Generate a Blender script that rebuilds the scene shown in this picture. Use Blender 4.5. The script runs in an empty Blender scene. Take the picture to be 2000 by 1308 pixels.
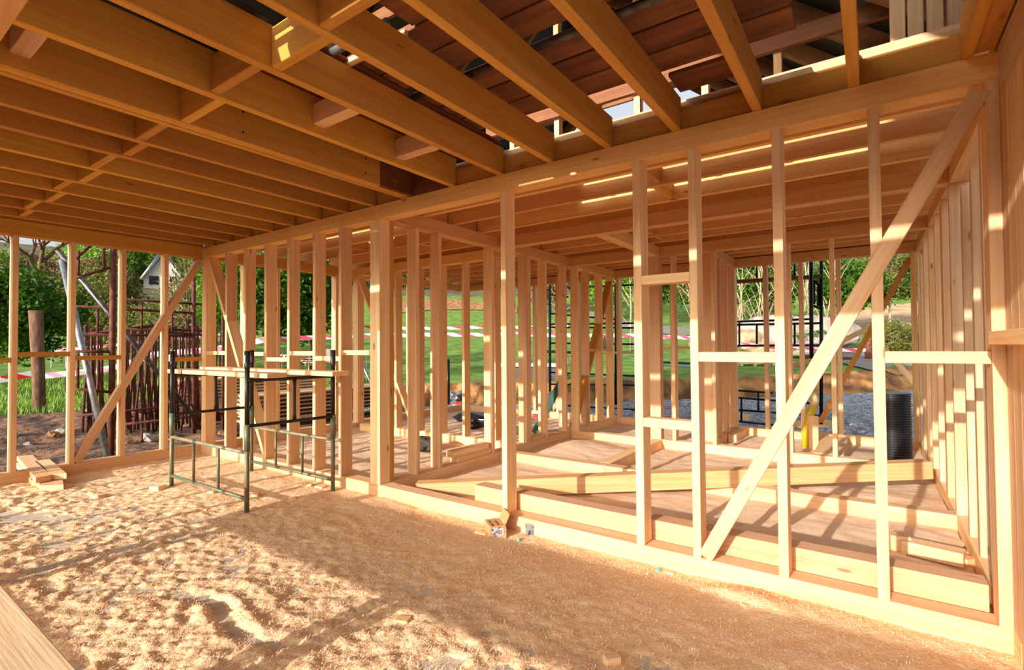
import bpy, bmesh, math, random
import numpy as np
from mathutils import Vector, Matrix, noise as mnoise
R = random.Random(7)
NR = np.random.RandomState(5)
SC = bpy.context.scene
COL = SC.collection

# ------------------------------------------------------------------ camera
YAW, PIT, ROL, F, H = math.radians(35.2177), math.radians(1.2123), math.radians(-.4074), 993.7, 1.5
fv = Vector((-math.sin(YAW)*math.cos(PIT), math.cos(YAW)*math.cos(PIT), math.sin(PIT)))
r0 = Vector((math.cos(YAW), math.sin(YAW), 0)); u0 = r0.cross(fv)
rv = math.cos(ROL)*r0 + math.sin(ROL)*u0
uv = -math.sin(ROL)*r0 + math.cos(ROL)*u0
CP = Vector((0, 0, H))
def ray(x, y): return rv*((x-1000)/F) - uv*((y-654)/F) + fv
def on(ax, v, x, y):
    d = ray(x, y); return CP + d*((v-CP[ax])/d[ax])
def onX(v, x, y): return on(0, v, x, y)
def onY(v, x, y): return on(1, v, x, y)
def onZ(v, x, y): return on(2, v, x, y)
def dp(d, x, y): return CP + ray(x, y)*d
cam = bpy.data.cameras.new('camera'); co = bpy.data.objects.new('camera', cam); COL.objects.link(co)
cam.sensor_width = 36; cam.lens = 36*F/2000; cam.clip_start = .02; cam.clip_end = 900
m = Matrix((rv, uv, -fv)).transposed().to_4x4(); m.translation = CP; co.matrix_world = m
SC.camera = co

# ------------------------------------------------------------------ materials
def lin(c):
    return tuple(((v/255)/12.92 if v/255 <= .04045 else ((v/255+.055)/1.055)**2.4) for v in c)
def newmat(name):
    mt = bpy.data.materials.new(name); mt.use_nodes = True
    nt = mt.node_tree; nt.nodes.clear()
    out = nt.nodes.new('ShaderNodeOutputMaterial'); b = nt.nodes.new('ShaderNodeBsdfPrincipled')
    nt.links.new(b.outputs[0], out.inputs[0])
    return mt, nt, b
def nd(nt, t, **k):
    n = nt.nodes.new('ShaderNode'+t)
    for a, v in k.items():
        if a.startswith('i_'):
            n.inputs[int(a[2:])].default_value = v
        else: setattr(n, a, v)
    return n
def mapr(nt, src, a, b, c=0, d=1):
    n = nd(nt, 'MapRange'); n.inputs[1].default_value = a; n.inputs[2].default_value = b
    n.inputs[3].default_value = c; n.inputs[4].default_value = d; nt.links.new(src, n.inputs[0]); return n.outputs[0]
def mixc(nt, fac, A, B, mode='MIX'):
    n = nd(nt, 'Mix', data_type='RGBA', blend_type=mode)
    for s, v in ((0, fac), (6, A), (7, B)):
        if hasattr(v, 'links'): nt.links.new(v, n.inputs[s])
        else: n.inputs[s].default_value = v if s == 0 else (*v, 1) if len(v) == 3 else v
    return n.outputs[2]
def wood(name, c1, c2, knot=(146, 88, 46), rough=.75, grain=1., var=.16, dirt=0.):
    mt, nt, b = newmat(name)
    tc = nd(nt, 'TexCoord'); oi = nd(nt, 'ObjectInfo')
    off = nd(nt, 'VectorMath', operation='SCALE'); off.inputs[3].default_value = 37.
    cmb = nd(nt, 'CombineXYZ')
    for i in range(3): nt.links.new(oi.outputs['Random'], cmb.inputs[i])
    nt.links.new(cmb.outputs[0], off.inputs[0])
    add = nd(nt, 'VectorMath', operation='ADD'); nt.links.new(tc.outputs['Object'], add.inputs[0]); nt.links.new(off.outputs[0], add.inputs[1])
    def mp(sx, s): 
        n = nd(nt, 'Mapping'); n.inputs[3].default_value = (sx, s, s); nt.links.new(add.outputs[0], n.inputs[0]); return n.outputs[0]
    n1 = nd(nt, 'TexNoise'); n1.inputs['Scale'].default_value = 1; n1.inputs['Detail'].default_value = 3; n1.inputs['Distortion'].default_value = .6
    nt.links.new(mp(.9, 13), n1.inputs[0])
    wv = nd(nt, 'TexWave', wave_type='BANDS', bands_direction='DIAGONAL'); wv.inputs['Scale'].default_value = 1; wv.inputs['Distortion'].default_value = 7
    wv.inputs['Detail'].default_value = 2; wv.inputs['Detail Scale'].default_value = 1.2; nt.links.new(mp(.35, 16*grain), wv.inputs[0])
    n2 = nd(nt, 'TexNoise'); n2.inputs['Scale'].default_value = 1; n2.inputs['Detail'].default_value = 4
    nt.links.new(mp(5, 160), n2.inputs[0])
    vo = nd(nt, 'TexVoronoi'); vo.inputs['Scale'].default_value = 1; nt.links.new(mp(1.7, 5.5), vo.inputs[0])
    f1 = mapr(nt, n1.outputs[0], .32, .7); f2 = mapr(nt, wv.outputs[0], .2, 1)
    cc = mixc(nt, f1, lin(c1), lin(c2))
    cd = mixc(nt, 1., cc, lin((226, 200, 172)), 'MULTIPLY')
    m2 = nd(nt, 'Math', operation='MULTIPLY'); nt.links.new(f2, m2.inputs[0]); m2.inputs[1].default_value = .26
    cc = mixc(nt, m2.outputs[0], cc, cd)
    hv = nd(nt, 'HueSaturation'); nt.links.new(cc, hv.inputs['Color'])
    nt.links.new(mapr(nt, oi.outputs['Random'], 0, 1, 1-var, 1+var), hv.inputs['Value'])
    nt.links.new(mapr(nt, oi.outputs['Random'], 0, 1, .492, .508), hv.inputs['Hue'])
    kf = mapr(nt, vo.outputs['Distance'], .045, .085, .85, 0)
    cc = mixc(nt, kf, hv.outputs[0], lin(knot))
    if dirt:
        n3 = nd(nt, 'TexNoise'); n3.inputs['Scale'].default_value = 3; n3.inputs['Detail'].default_value = 6; nt.links.new(mp(1, 2), n3.inputs[0])
        cc = mixc(nt, mapr(nt, n3.outputs[0], .4, .7, 0, dirt), cc, lin((60, 45, 32)))
    nt.links.new(cc, b.inputs['Base Color']); b.inputs['Roughness'].default_value = rough
    bp = nd(nt, 'Bump'); bp.inputs['Strength'].default_value = .25; bp.inputs['Distance'].default_value = .004
    nt.links.new(n2.outputs[0], bp.inputs['Height']); nt.links.new(bp.outputs[0], b.inputs['Normal'])
    return mt
def plain(name, c, rough=.6, metal=0., c2=None, scale=8, bump=0., spec=.5, detail=5, stretch=None, bd=.02, coord='Object'):
    mt, nt, b = newmat(name)
    b.inputs['Roughness'].default_value = rough; b.inputs['Metallic'].default_value = metal
    b.inputs['Specular IOR Level'].default_value = spec
    if c2 is None and not bump: b.inputs['Base Color'].default_value = (*lin(c), 1); return mt
    tc = nd(nt, 'TexCoord'); mp = nd(nt, 'Mapping'); mp.inputs[3].default_value = stretch or (1, 1, 1)
    nt.links.new(tc.outputs[coord], mp.inputs[0])
    n = nd(nt, 'TexNoise'); n.inputs['Scale'].default_value = scale; n.inputs['Detail'].default_value = detail; nt.links.new(mp.outputs[0], n.inputs[0])
    nt.links.new(mixc(nt, mapr(nt, n.outputs[0], .38, .62), lin(c), lin(c2 or c)), b.inputs['Base Color'])
    if bump:
        bp = nd(nt, 'Bump'); bp.inputs['Strength'].default_value = bump; bp.inputs['Distance'].default_value = bd
        nt.links.new(n.outputs[0], bp.inputs['Height']); nt.links.new(bp.outputs[0], b.inputs['Normal'])
    return mt
W = wood('spruce', (240, 204, 155), (228, 182, 125))
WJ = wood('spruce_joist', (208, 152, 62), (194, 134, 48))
WR_ = wood('spruce_rear', (232, 184, 116), (220, 166, 96))  # rear joists: bounce light put into a lighter colour; also used on top plates
WP = wood('rough_sawn', (222, 190, 150), (200, 160, 118), dirt=.12)
WO = wood('old_plank', (150, 95, 58), (112, 66, 38), knot=(50, 25, 12), grain=1.4, dirt=.5)
WH = wood('spruce_tan', (214, 174, 134), (200, 152, 108))
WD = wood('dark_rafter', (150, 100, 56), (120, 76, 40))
ENDG = plain('end_grain', (222, 182, 134), .85, 0, (204, 160, 110), 40)
REDP = wood('red_plywood', (122, 62, 30), (100, 48, 22))
GREEN = plain('green_paint', (84, 112, 86), .55, .3, (130, 105, 78), 9, detail=8)
BLACK = plain('black_paint', (20, 18, 17), .45, .2, (34, 28, 24), 20)
BLUEB = plain('dark_steel', (14, 15, 20), .4, .3)
GALV = plain('galvanised_steel', (170, 176, 180), .4, .8, (135, 140, 145), 12)
PIPE = plain('tube_steel', (110, 106, 104), .45, .7, (80, 70, 62), 12)
RUST = plain('rusty_steel', (112, 58, 40), .75, .2, (74, 38, 30), 14)
CORR = plain('black_plastic', (16, 16, 17), .35)
YEL = plain('yellow_plastic', (206, 176, 20), .45)
CARD = plain('cardboard', (196, 148, 96), .9, 0, (180, 132, 82), 30)
INK = plain('ink', (70, 50, 36), .8)
BUFF = plain('foam_end', (226, 200, 150), .8, 0, (200, 170, 120), 30)
TARP = plain('dark_green_sheet', (12, 30, 26), .5, 0, (8, 18, 16), 3)
GP = plain('green_board', (14, 92, 66), .5, 0, (10, 66, 52), 6)
STONE = plain('pale_stone', (172, 163, 150), .9, 0, (134, 126, 114), 1.6, .8, bd=.15)
BARK = plain('bark', (130, 98, 72), .95, 0, (88, 62, 46), 12, .8, stretch=(1, 1, .3))
PALEB = plain('pale_bark', (186, 166, 132), .9, 0, (140, 120, 92), 6)
TEAL = plain('teal_plastic', (90, 190, 165), .5)
BOTT = plain('clear_bottle', (190, 200, 190), .15)
WHITE = plain('white_plaster', (196, 192, 184), .8)
TILE = plain('roof_tile', (120, 96, 84), .8)
OCHRE = plain('ochre_wall', (214, 182, 120), .8)
RED = plain('red_plastic', (190, 40, 30), .5)

# ------------------------------------------------------------------ object helpers
def tag(o, label=None, cat=None, group=None, kind=None):
    if label: o['label'] = label
    if cat: o['category'] = cat
    if group: o['group'] = group
    if kind: o['kind'] = kind
    return o
def link(name, me, mt=None, parent=None):
    o = bpy.data.objects.new(name, me); COL.objects.link(o)
    if mt is not None:
        for x in (mt if isinstance(mt, (list, tuple)) else [mt]): me.materials.append(x)
    if parent: o.parent = parent
    return o
def empty(name, loc, label, cat, group=None):
    o = bpy.data.objects.new(name, None); COL.objects.link(o); o.location = loc; o.empty_display_size = .1
    return tag(o, label, cat, group)
def boxmesh(name, L, w, h, bev=.003, jit=0.):
    bm = bmesh.new(); bmesh.ops.create_cube(bm, size=1)
    for v in bm.verts: v.co = Vector((v.co.x*L, v.co.y*w, v.co.z*h))
    if bev: bmesh.ops.bevel(bm, geom=bm.edges[:], offset=min(bev, w*.2, h*.2), segments=1, affect='EDGES')
    me = bpy.data.meshes.new(name); bm.to_mesh(me); bm.free(); return me
def box(name, x0, x1, y0, y1, z0, z1, mt=None, label=None, cat=None, group=None, parent=None, kind=None, rot=0., bev=.003):
    d = [x1-x0, y1-y0, z1-z0]; ax = max(range(3), key=lambda i: d[i])
    if ax == 0: L, w, h = d[0], d[1], d[2]; mm = Matrix.Identity(3)
    elif ax == 1: L, w, h = d[1], d[0], d[2]; mm = Matrix(((0, -1, 0), (1, 0, 0), (0, 0, 1)))
    else: L, w, h = d[2], d[1], d[0]; mm = Matrix(((0, 0, -1), (0, 1, 0), (1, 0, 0)))
    o = link(name, boxmesh(name, L, w, h, bev), mt or W)
    M4 = mm.to_4x4(); 
    if rot: M4 = Matrix.Rotation(rot, 4, 'Z') @ M4
    M4.translation = Vector(((x0+x1)/2, (y0+y1)/2, (z0+z1)/2)); 
    if parent: o.parent = parent; M4.translation -= parent.location
    o.matrix_local = M4
    if label or kind: tag(o, label, cat, group, kind or ('thing' if not parent else None))
    return o
def beam(name, a, b, w, h, mt=None, label=None, cat=None, group=None, side=None, parent=None, ext=0, kind=None):
    """a board from a to b; h is measured along 'up' (perpendicular to side), w along side"""
    a = Vector(a); b = Vector(b); X = (b-a).normalized()
    a = a-X*ext; b = b+X*ext
    S = Vector(side) if side is not None else Vector((0, 0, 1)).cross(X)
    S = (S - X*S.dot(X)).normalized(); U = X.cross(S)
    o = link(name, boxmesh(name, (b-a).length, w, h), mt or W)
    M4 = Matrix((X, S, U)).transposed().to_4x4(); M4.translation = (a+b)/2
    if parent: o.parent = parent; M4.translation -= parent.location
    o.matrix_local = M4
    if label: tag(o, label, cat, group, kind or 'thing')
    return o
class MB:
    def __init__(s): s.v = []; s.f = []; s.mi = []
    def add(s, v, f, mi=0):
        n = len(s.v); s.v += [tuple(p) for p in v]; s.f += [tuple(i+n for i in q) for q in f]; s.mi += [mi]*len(f)
    def tube(s, pts, r, n=8, mi=0, caps=True):
        pts = [Vector(p) for p in pts]; rs = r if isinstance(r, (list, tuple)) else [r]*len(pts); rings = []
        for i, p in enumerate(pts):
            d = (pts[min(i+1, len(pts)-1)]-pts[max(i-1, 0)]).normalized()
            a = d.orthogonal().normalized() if i == 0 else (pa - d*pa.dot(d)).normalized()
            pa = a; b = d.cross(a)
            rings.append([p+(a*math.cos(2*math.pi*k/n)+b*math.sin(2*math.pi*k/n))*rs[i] for k in range(n)])
        v = [q for g in rings for q in g]; f = []
        for i in range(len(pts)-1):
            for k in range(n): f.append((i*n+k, i*n+(k+1) % n, (i+1)*n+(k+1) % n, (i+1)*n+k))
        if caps: f.append(tuple(range(n))[::-1]); f.append(tuple((len(pts)-1)*n+k for k in range(n)))
        s.add(v, f, mi)
    def box(s, x0, x1, y0, y1, z0, z1, mi=0):
        s.add([(x, y, z) for x in (x0, x1) for y in (y0, y1) for z in (z0, z1)],
              [(0, 1, 3, 2), (4, 6, 7, 5), (0, 4, 5, 1), (2, 3, 7, 6), (0, 2, 6, 4), (1, 5, 7, 3)], mi)
    def build(s, name, mt, parent=None, smooth=False, loc=None):
        me = bpy.data.meshes.new(name)
        o0 = parent.location if parent else (Vector(loc) if loc is not None else Vector((0, 0, 0)))
        me.from_pydata([tuple(Vector(p)-o0) for p in s.v], [], s.f)
        o = link(name, me, mt, parent)
        if any(s.mi): me.polygons.foreach_set('material_index', s.mi)
        if smooth: me.polygons.foreach_set('use_smooth', [True]*len(me.polygons))
        if loc is not None and not parent: o.location = loc
        me.update(); return o
def tube(name, pts, r, mt, label=None, cat=None, parent=None, group=None, n=8):
    mb = MB(); mb.tube(pts, r, n); loc = None if parent else pts[0]
    o = mb.build(name, mt, parent, True, loc)
    if label: tag(o, label, cat, group, 'thing')
    return o
def npmesh(name, V, Fq, mt, smooth=False, mi=None):
    me = bpy.data.meshes.new(name); k = Fq.shape[1]
    me.vertices.add(len(V)); me.vertices.foreach_set('co', V.astype(np.float32).ravel())
    me.loops.add(Fq.size); me.loops.foreach_set('vertex_index', Fq.astype(np.int32).ravel())
    me.polygons.add(len(Fq)); me.polygons.foreach_set('loop_start', np.arange(0, Fq.size, k, dtype=np.int32))
    me.polygons.foreach_set('loop_total', np.full(len(Fq), k, dtype=np.int32))
    if smooth: me.polygons.foreach_set('use_smooth', np.ones(len(Fq), bool))
    o = link(name, me, mt)
    if mi is not None: me.polygons.foreach_set('material_index', mi.astype(np.int32))
    me.update(); me.validate(); return o
ORD = ['first', 'second', 'third', 'fourth', 'fifth', 'sixth', 'seventh', 'eighth', 'ninth', 'tenth', 'eleventh', 'twelfth', 'thirteenth', 'fourteenth', 'fifteenth', 'sixteenth', 'seventeenth', 'eighteenth', 'nineteenth', 'twentieth']

# ------------------------------------------------------------------ numpy value noise
def vnoise(x, y, seed=0):
    xi = np.floor(x).astype(int); yi = np.floor(y).astype(int); xf = x-xi; yf = y-yi
    def h(a, b):
        n = (a*374761393 + b*668265263 + seed*1442695) & 0x7fffffff
        n = ((n ^ (n >> 13))*1274126177) & 0x7fffffff
        return (n ^ (n >> 16)) % 65536/65535.
    u = xf*xf*(3-2*xf); v = yf*yf*(3-2*yf)
    return (h(xi, yi)*(1-u)+h(xi+1, yi)*u)*(1-v)+(h(xi, yi+1)*(1-u)+h(xi+1, yi+1)*u)*v
def fbm(x, y, o=4, seed=0):
    s = 0; a = .5
    for i in range(o): s = s+a*vnoise(x*2**i+i*17.3, y*2**i+i*9.1, seed+i); a *= .5
    return s/(1-.5**o)

# ------------------------------------------------------------------ floor
slab = box('floor', -8.0, .75, -1.2, 9.4, -.25, 0, plain('concrete', (214, 200, 178), .9, 0, (186, 172, 150), 5, .3, bd=.01), kind='structure', bev=0)
def sawmat(name, c1, c2, c3, sc=60):
    mt, nt, b = newmat(name); tc = nd(nt, 'TexCoord')
    n = nd(nt, 'TexNoise'); n.inputs['Scale'].default_value = sc; n.inputs['Detail'].default_value = 6; nt.links.new(tc.outputs['Object'], n.inputs[0])
    n2 = nd(nt, 'TexNoise'); n2.inputs['Scale'].default_value = 3.; n2.inputs['Detail'].default_value = 3; nt.links.new(tc.outputs['Object'], n2.inputs[0])
    vo = nd(nt, 'TexVoronoi'); vo.inputs['Scale'].default_value = 150; nt.links.new(tc.outputs['Object'], vo.inputs[0])
    c = mixc(nt, mapr(nt, n.outputs[0], .35, .65), lin(c1), lin(c2)); c = mixc(nt, mapr(nt, n2.outputs[0], .45, .7, 0, .5), c, lin(c3))
    nt.links.new(c, b.inputs['Base Color']); b.inputs['Roughness'].default_value = .95; b.inputs['Specular IOR Level'].default_value = .1
    bp = nd(nt, 'Bump'); bp.inputs['Strength'].default_value = .7; bp.inputs['Distance'].default_value = .007; nt.links.new(n.outputs[0], bp.inputs['Height'])
    b2 = nd(nt, 'Bump'); b2.inputs['Strength'].default_value = .4; b2.inputs['Distance'].default_value = .003; nt.links.new(vo.outputs[0], b2.inputs['Height'])
    nt.links.new(bp.outputs[0], b2.inputs['Normal']); nt.links.new(b2.outputs[0], b.inputs['Normal']); return mt
SAW = sawmat('sawdust', (242, 212, 170), (226, 188, 142), (218, 176, 130))
SAW2 = sawmat('fine_sawdust', (240, 214, 180), (226, 194, 158), (212, 184, 152), 90)
def sstep0(a, b, x): t = np.clip((x-a)/(b-a), 0, 1); return t*t*(3-2*t)
def sawh(X, Y):
    n = fbm(X*1.6, Y*1.6, 3, 3); k = fbm(X*8.5, Y*8.5, 4, 11); q = fbm(X*19, Y*19, 3, 31)
    near = np.clip((3.6-Y)/2.2, .25, 1)
    msk = .35+1.0*sstep0(.40, .62, fbm(X*1.1+4, Y*1.9, 3, 44)); k2 = 1-np.abs(2*fbm(X*5.2, Y*5.2, 3, 19)-1)*2
    h = (n-.43)*.03 + ((k-.5)*.034 + (k2-.62)*.016)*near*msk + (q-.5)*.036*near + (fbm(X*45, Y*45, 2, 61)-.5)*.018*near
    # wide swept ridges near the camera
    # swept trough with raised rims, running away from the camera
    ux, uy = .998, -.02; t = (X+2.95)*-uy+(Y-1.40)*ux; s = (X+2.95)*ux+(Y-1.40)*uy; wv_ = .03*np.sin(s*9)+(fbm(X*7, Y*7, 3, 91)-.5)*.06
    env = np.exp(-(s/.5)**4)
    h = h+env*(.017*np.exp(-((t-.09+wv_)/.035)**2)+.014*np.exp(-((t+.09+wv_)/.04)**2)-.035*np.exp(-((t+wv_)/.05)**2)+.012*np.exp(-((t-.25+wv_)/.04)**2))
    for (cx, cy, r, a) in ((-.62, 3.2, .2, .05), (-.2, 3.2, .3, .02), (-5.6, 3.1, .5, .02), (-3.9, 3.2, .4, .02)):
        h = h + a*np.exp(-(((X-cx)/r)**2+((Y-cy)/(r*.6))**2))
    return h
def grid(x0, x1, y0, y1, st):
    xs = np.arange(x0, x1+st/2, st); ys = np.arange(y0, y1+st/2, st); X, Y = np.meshgrid(xs, ys)
    nx = len(xs); ny = len(ys); i = np.arange(nx-1)[None, :]+np.arange(ny-1)[:, None]*nx
    Fq = np.stack([i, i+1, i+nx+1, i+nx], -1).reshape(-1, 4); return X, Y, Fq
X, Y, Fq = grid(-7.79, .53, -1.0, 3.37, .016)
Z = sawh(X, Y); Z = np.where(Z < -.012, -.008, Z+.011)
V = np.stack([X, Y, Z], -1).reshape(-1, 3)
keep = (V[Fq, 2] > -.005).any(1)
o = npmesh('sawdust', V, Fq[keep], SAW, True); tag(o, 'thick layer of pale sawdust and shavings over the front room floor', 'sawdust', None, 'stuff')
# curled shavings
n = 90000; px = NR.uniform(-5.6, .5, n); py = NR.uniform(-.2, 3.36, n)
dist = np.hypot(px, py); keepm = NR.uniform(0, 1, n) < np.clip(1.9/dist, .12, 1); px = px[keepm]; py = py[keepm]; n = len(px)
pz = np.maximum(sawh(px, py)+.012, .002)+NR.uniform(0, .004, n); th = NR.uniform(0, 6.28, n); L = NR.uniform(.003, .011, n)*(1+.8*(NR.uniform(0, 1, n) > .93)); w = NR.uniform(.001, .0025, n)
dx = np.cos(th)*L; dy = np.sin(th)*L; wx = -np.sin(th)*w; wy = np.cos(th)*w; t1 = NR.uniform(-.004, .006, n); cz = NR.uniform(.001, .005, n)
P = np.stack([np.stack([px-dx-wx, py-dy-wy, pz-t1], -1), np.stack([px-dx+wx, py-dy+wy, pz-t1], -1), np.stack([px+wx, py+wy, pz+cz], -1), np.stack([px-wx, py-wy, pz+cz], -1),
              np.stack([px+dx+wx, py+dy+wy, pz+t1], -1), np.stack([px+dx-wx, py+dy-wy, pz+t1], -1)], 1).reshape(-1, 3)
b = np.arange(n)*6; Fq = np.concatenate([np.stack([b, b+1, b+2, b+3], -1), np.stack([b+3, b+2, b+4, b+5], -1)])
SH = plain('shaving', (250, 224, 184), .8, 0, (226, 184, 132), 25)
tag(npmesh('wood_shavings', P, Fq, SH), 'loose curled wood shavings scattered on the front floor', 'shavings', None, 'stuff')
# rear rooms
X, Y, Fq = grid(-7.79, .53, 3.51, 9.05, .03)
Z = .008+(fbm(X*2, Y*2, 3, 8)-.46)*.03+(fbm(X*9, Y*9, 3, 21)-.5)*.02
for (cx, cy, rx, ry, a) in ((-3.5, 6.3, .35, .7, .09), (-3.2, 6.6, .6, .4, .05), (-3.6, 4.6, .25, .5, .03), (.1, 5.9, .5, .3, .05), (.3, 5.0, .3, .3, .03), (-.5, 6.2, .8, .25, .03)):
    Z = Z+a*np.exp(-(((X-cx)/rx)**2+((Y-cy)/ry)**2))
Z = np.where(Z < -.004, -.006, Z+.002); V = np.stack([X, Y, Z], -1).reshape(-1, 3); keep = (V[Fq, 2] > -.005).any(1)
tag(npmesh('fine_sawdust', V, Fq[keep], SAW2, True), 'fine pinkish sawdust spread over the rear room floors', 'sawdust', None, 'stuff')

# ------------------------------------------------------------------ timber frame
S, T, ZP, ZT, ZJ = .134, .05, 2.78, 2.92, 3.13
WL, WR = -7.79, .53
# sill plates
def sill(x0, x1, y0, y1, label, z0=0, z1=S, mt=None, name='sill_plate', **k):
    return box(name, x0, x1, y0, y1, z0, z1, mt, label, 'sill plate' if name == 'sill_plate' else 'top plate', **k)
sill(-7.93, WL, .24, 5.88, 'long sill plate along the floor under the wall facing the meadow')
sill(-7.79, WR, 3.37, 3.51, 'long pale sill plate across the floor under the middle wall')
sill(WR, .67, 3.23, 9.2, 'sill plate running back under the long right wall')
sill(WR, .67, -.6, 3.22, 'sill plate nearest the camera at the bottom right corner')
sill(-4.11, -3.97, 3.515, 7.25, 'sill plate of the partition running back from the thick post')
sill(-4.11, -3.97, 7.39, 9.05, 'rear sill plate of the back partition near the diagonal brace')
sill(-3.97, WR, 5.33, 5.47, 'bright white sill plate with a stamp crossing the rear room floor')
sill(-3.965, WR, 7.25, 7.39, 'farther sill plate crossing the rear room in front of the black pipe')
sill(-2.63, -2.49, 5.475, 7.245, 'short sill plate joining the two cross sills on the rear floor')
sill(-7.5, -4.115, 5.88, 6.02, 'sill plate of the back left room behind the thick post')
sill(-7.93, WL, 6.02, 9.05, 'farthest left sill plate with a bag lying behind it')
sill(-7.79, WR, 9.05, 9.19, 'rear outer sill plate at the edge of the gravel')
sill(-1.97, -1.83, 7.395, 9.045, 'doubled sill plate under the short rear cross partition')
# top plates
def plate(x0, x1, y0, y1, label, z0=ZP, z1=ZT, mt=None, **k):
    mt = mt or WR_; return sill(x0, x1, y0, y1, label, z0, z1, mt, 'top_plate', **k)
plate(-7.79, -4.06, 3.37, 3.51, 'left length of the top plate over the middle wall studs')
plate(-4.06, WR, 3.37, 3.51, 'cracked right length of the top plate over the middle wall, lit patch at its end')
plate(-7.93, WL, .24, 5.9, 'top plate over the open wall facing the meadow', z1=2.95, mt=WJ)
plate(-7.93, WL, 5.9, 9.05, 'rear length of top plate on the meadow wall')
plate(-4.11, -3.97, 3.515, 5.4, 'front length of the partition top plate behind the thick post')
plate(-4.11, -3.97, 5.402, 7.25, 'middle length of the partition top plate')
plate(-4.11, -3.97, 7.39, 9.05, 'rear length of the partition top plate above the diagonal brace')
plate(-3.97, WR, 5.33, 5.47, 'top plate crossing under the rear ceiling above the stamped sill')
plate(-3.97, WR, 7.25, 7.39, 'second top plate crossing under the rear ceiling')
plate(-2.63, -2.49, 5.475, 7.245, 'short top plate linking the two cross plates of the rear ceiling')
plate(-7.79, -4.115, 5.88, 6.02, 'top plate across the back left room')
plate(-7.79, WR, 9.05, 9.19, 'rear outer top plate with thin slits of daylight above')
plate(-1.97, -1.83, 7.395, 9.045, 'top plate over the short rear cross partition')
plate(WR, .67, 3.51, 9.19, 'top plate running back over the right wall studs')
plate(.53, .67, -.6, 3.37, 'upper right corner plate running towards the camera', 2.70, 2.92, WP)
# middle wall studs
def stud(x0, x1, y0, y1, label, group, z0=S, z1=ZP, mt=None):
    return box('wall_stud', x0, x1, y0, y1, z0, z1, mt, label, 'stud', group)
G = 'studs of the middle wall'
box('corner_post', -7.79, -7.665, 3.372, 3.51, S, ZP, W, 'doubled corner post where the middle wall meets the meadow wall', 'post')
ML = [-7.12, -6.635, -6.135, -5.63, -5.117, -4.648]
for i, x in enumerate(ML): stud(x, x+T, 3.37, 3.51, 'middle wall stud, %s to the left of the thick post' % ORD[5-i], G)
pp = empty('corner_post', (-4.06, 3.44, S), 'thick built-up knotty post standing where the partition meets the middle wall', 'post')
box('board', -4.135, -3.991, 3.37, 3.505, S, ZP, W, parent=pp); box('board', -4.135, -3.992, 3.507, 3.56, S, ZP, WJ, parent=pp)
for x, w, lb in ((-2.489, .05, 'bright stud standing alone to the right of the thick post'), (-1.343, .057, 'stud left of the two noggins stacked between a pair of studs'),
              (-.962, .05, 'stud right of the stacked noggins, at the foot of the long brace'), (-.468, .052, 'stud crossed low down by the long diagonal brace'),
              (.004, .054, 'knotty stud crossed halfway up by the long diagonal brace')):
    stud(x, x+w, 3.37, 3.51, lb, G)
stud(.478, .53, 3.36, 3.50, 'last stud of the middle wall against the right wall planks', G)
# noggins of the middle wall
def nog(x0, x1, zc, label, y0=3.375, y1=3.42, h=.05, g='noggins of the middle wall'): box('noggin', x0, x1, y0, y1, zc-h/2, zc+h/2, W, label, 'noggin', g)
for (a, b_, z, lb) in ((-7.66, -7.12, 1.43, 'noggin beside the meadow corner post'), (-6.585, -6.135, 1.42, 'noggin seen above the left end of the scaffold planks'),
      (-6.085, -5.63, 1.355, 'lower noggin second from the scaffold plank middle'), (-5.58, -5.117, 1.43, 'noggin behind the scaffold, above the pallets'),
      (-5.067, -4.648, 1.375, 'noggin just left of the last scaffold tube top'), (-4.6, -4.135, 1.44, 'bright noggin fixed to the left of the thick post'),
      (-1.286, -.962, 1.945, 'uppermost of the two noggins between the close pair of studs'), (-1.286, -.962, .97, 'lower of the two noggins between the close pair of studs'),
      (-.912, -.468, 1.42, 'bright white noggin left of the long brace'), (.058, .478, 1.425, 'noggin between the knotty stud and the right wall')):
    wide = .062 if a > -1.3 else .05
    nog(a, b_, z, lb, h=wide, y1=3.47 if a > -1.3 else 3.42)
# braces of the middle wall
beam('diagonal_brace', (-7.61, 3.44, 2.76), (-6.12, 3.44, .15), .138, .05, W, 'narrow diagonal brace at the left end of the middle wall', 'brace', side=(0, 1, 0))
beam('diagonal_brace', (-.885, 3.382, .15), (.462, 3.382, 2.745), .05, .085, W, 'long pale diagonal brace crossing the right end of the middle wall', 'brace', side=(0, 1, 0))
# meadow wall
G = 'studs of the meadow wall'
for y, lb in ((.35, 'meadow wall stud out by the front corner'), (.88, 'meadow wall stud before the cut board pile'), (1.41, 'meadow wall stud directly behind the pile of cut boards'), (1.915, 'meadow wall stud at the foot of the brace'),
           (2.42, 'meadow wall stud with bark edge crossed by the brace'), (2.90, 'meadow wall stud right of the brace crossing'), (3.98, 'meadow wall stud seen behind the first middle wall studs'), (4.5, 'meadow wall stud hidden behind the fourth middle stud'), (5.60, 'sunlit white stud of the meadow wall left of the thick post')):
    stud(-7.93, WL, y, y+T, lb, G)
for y in (6.7, 7.4, 8.3): stud(-7.93, WL, y, y+T, 'rear meadow wall stud, %s beyond the back left room' % ORD[[6.7, 7.4, 8.3].index(y)], G)
for a, b_, z, lb in ((.93, 1.41, 1.38, 'noggin at the left edge, right by the first meadow stud'), (1.46, 1.915, 1.44, 'noggin crossing in front of the bark fence post'),
                  (1.965, 2.42, 1.39, 'noggin in front of the rusty frame stack'), (2.95, 3.37, 1.345, 'noggin beside the corner post of the meadow wall')):
    box('noggin', -7.84, WL-.002, a, b_, z-.028, z+.028, WJ, lb, 'noggin', 'noggins of the meadow wall')
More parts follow.
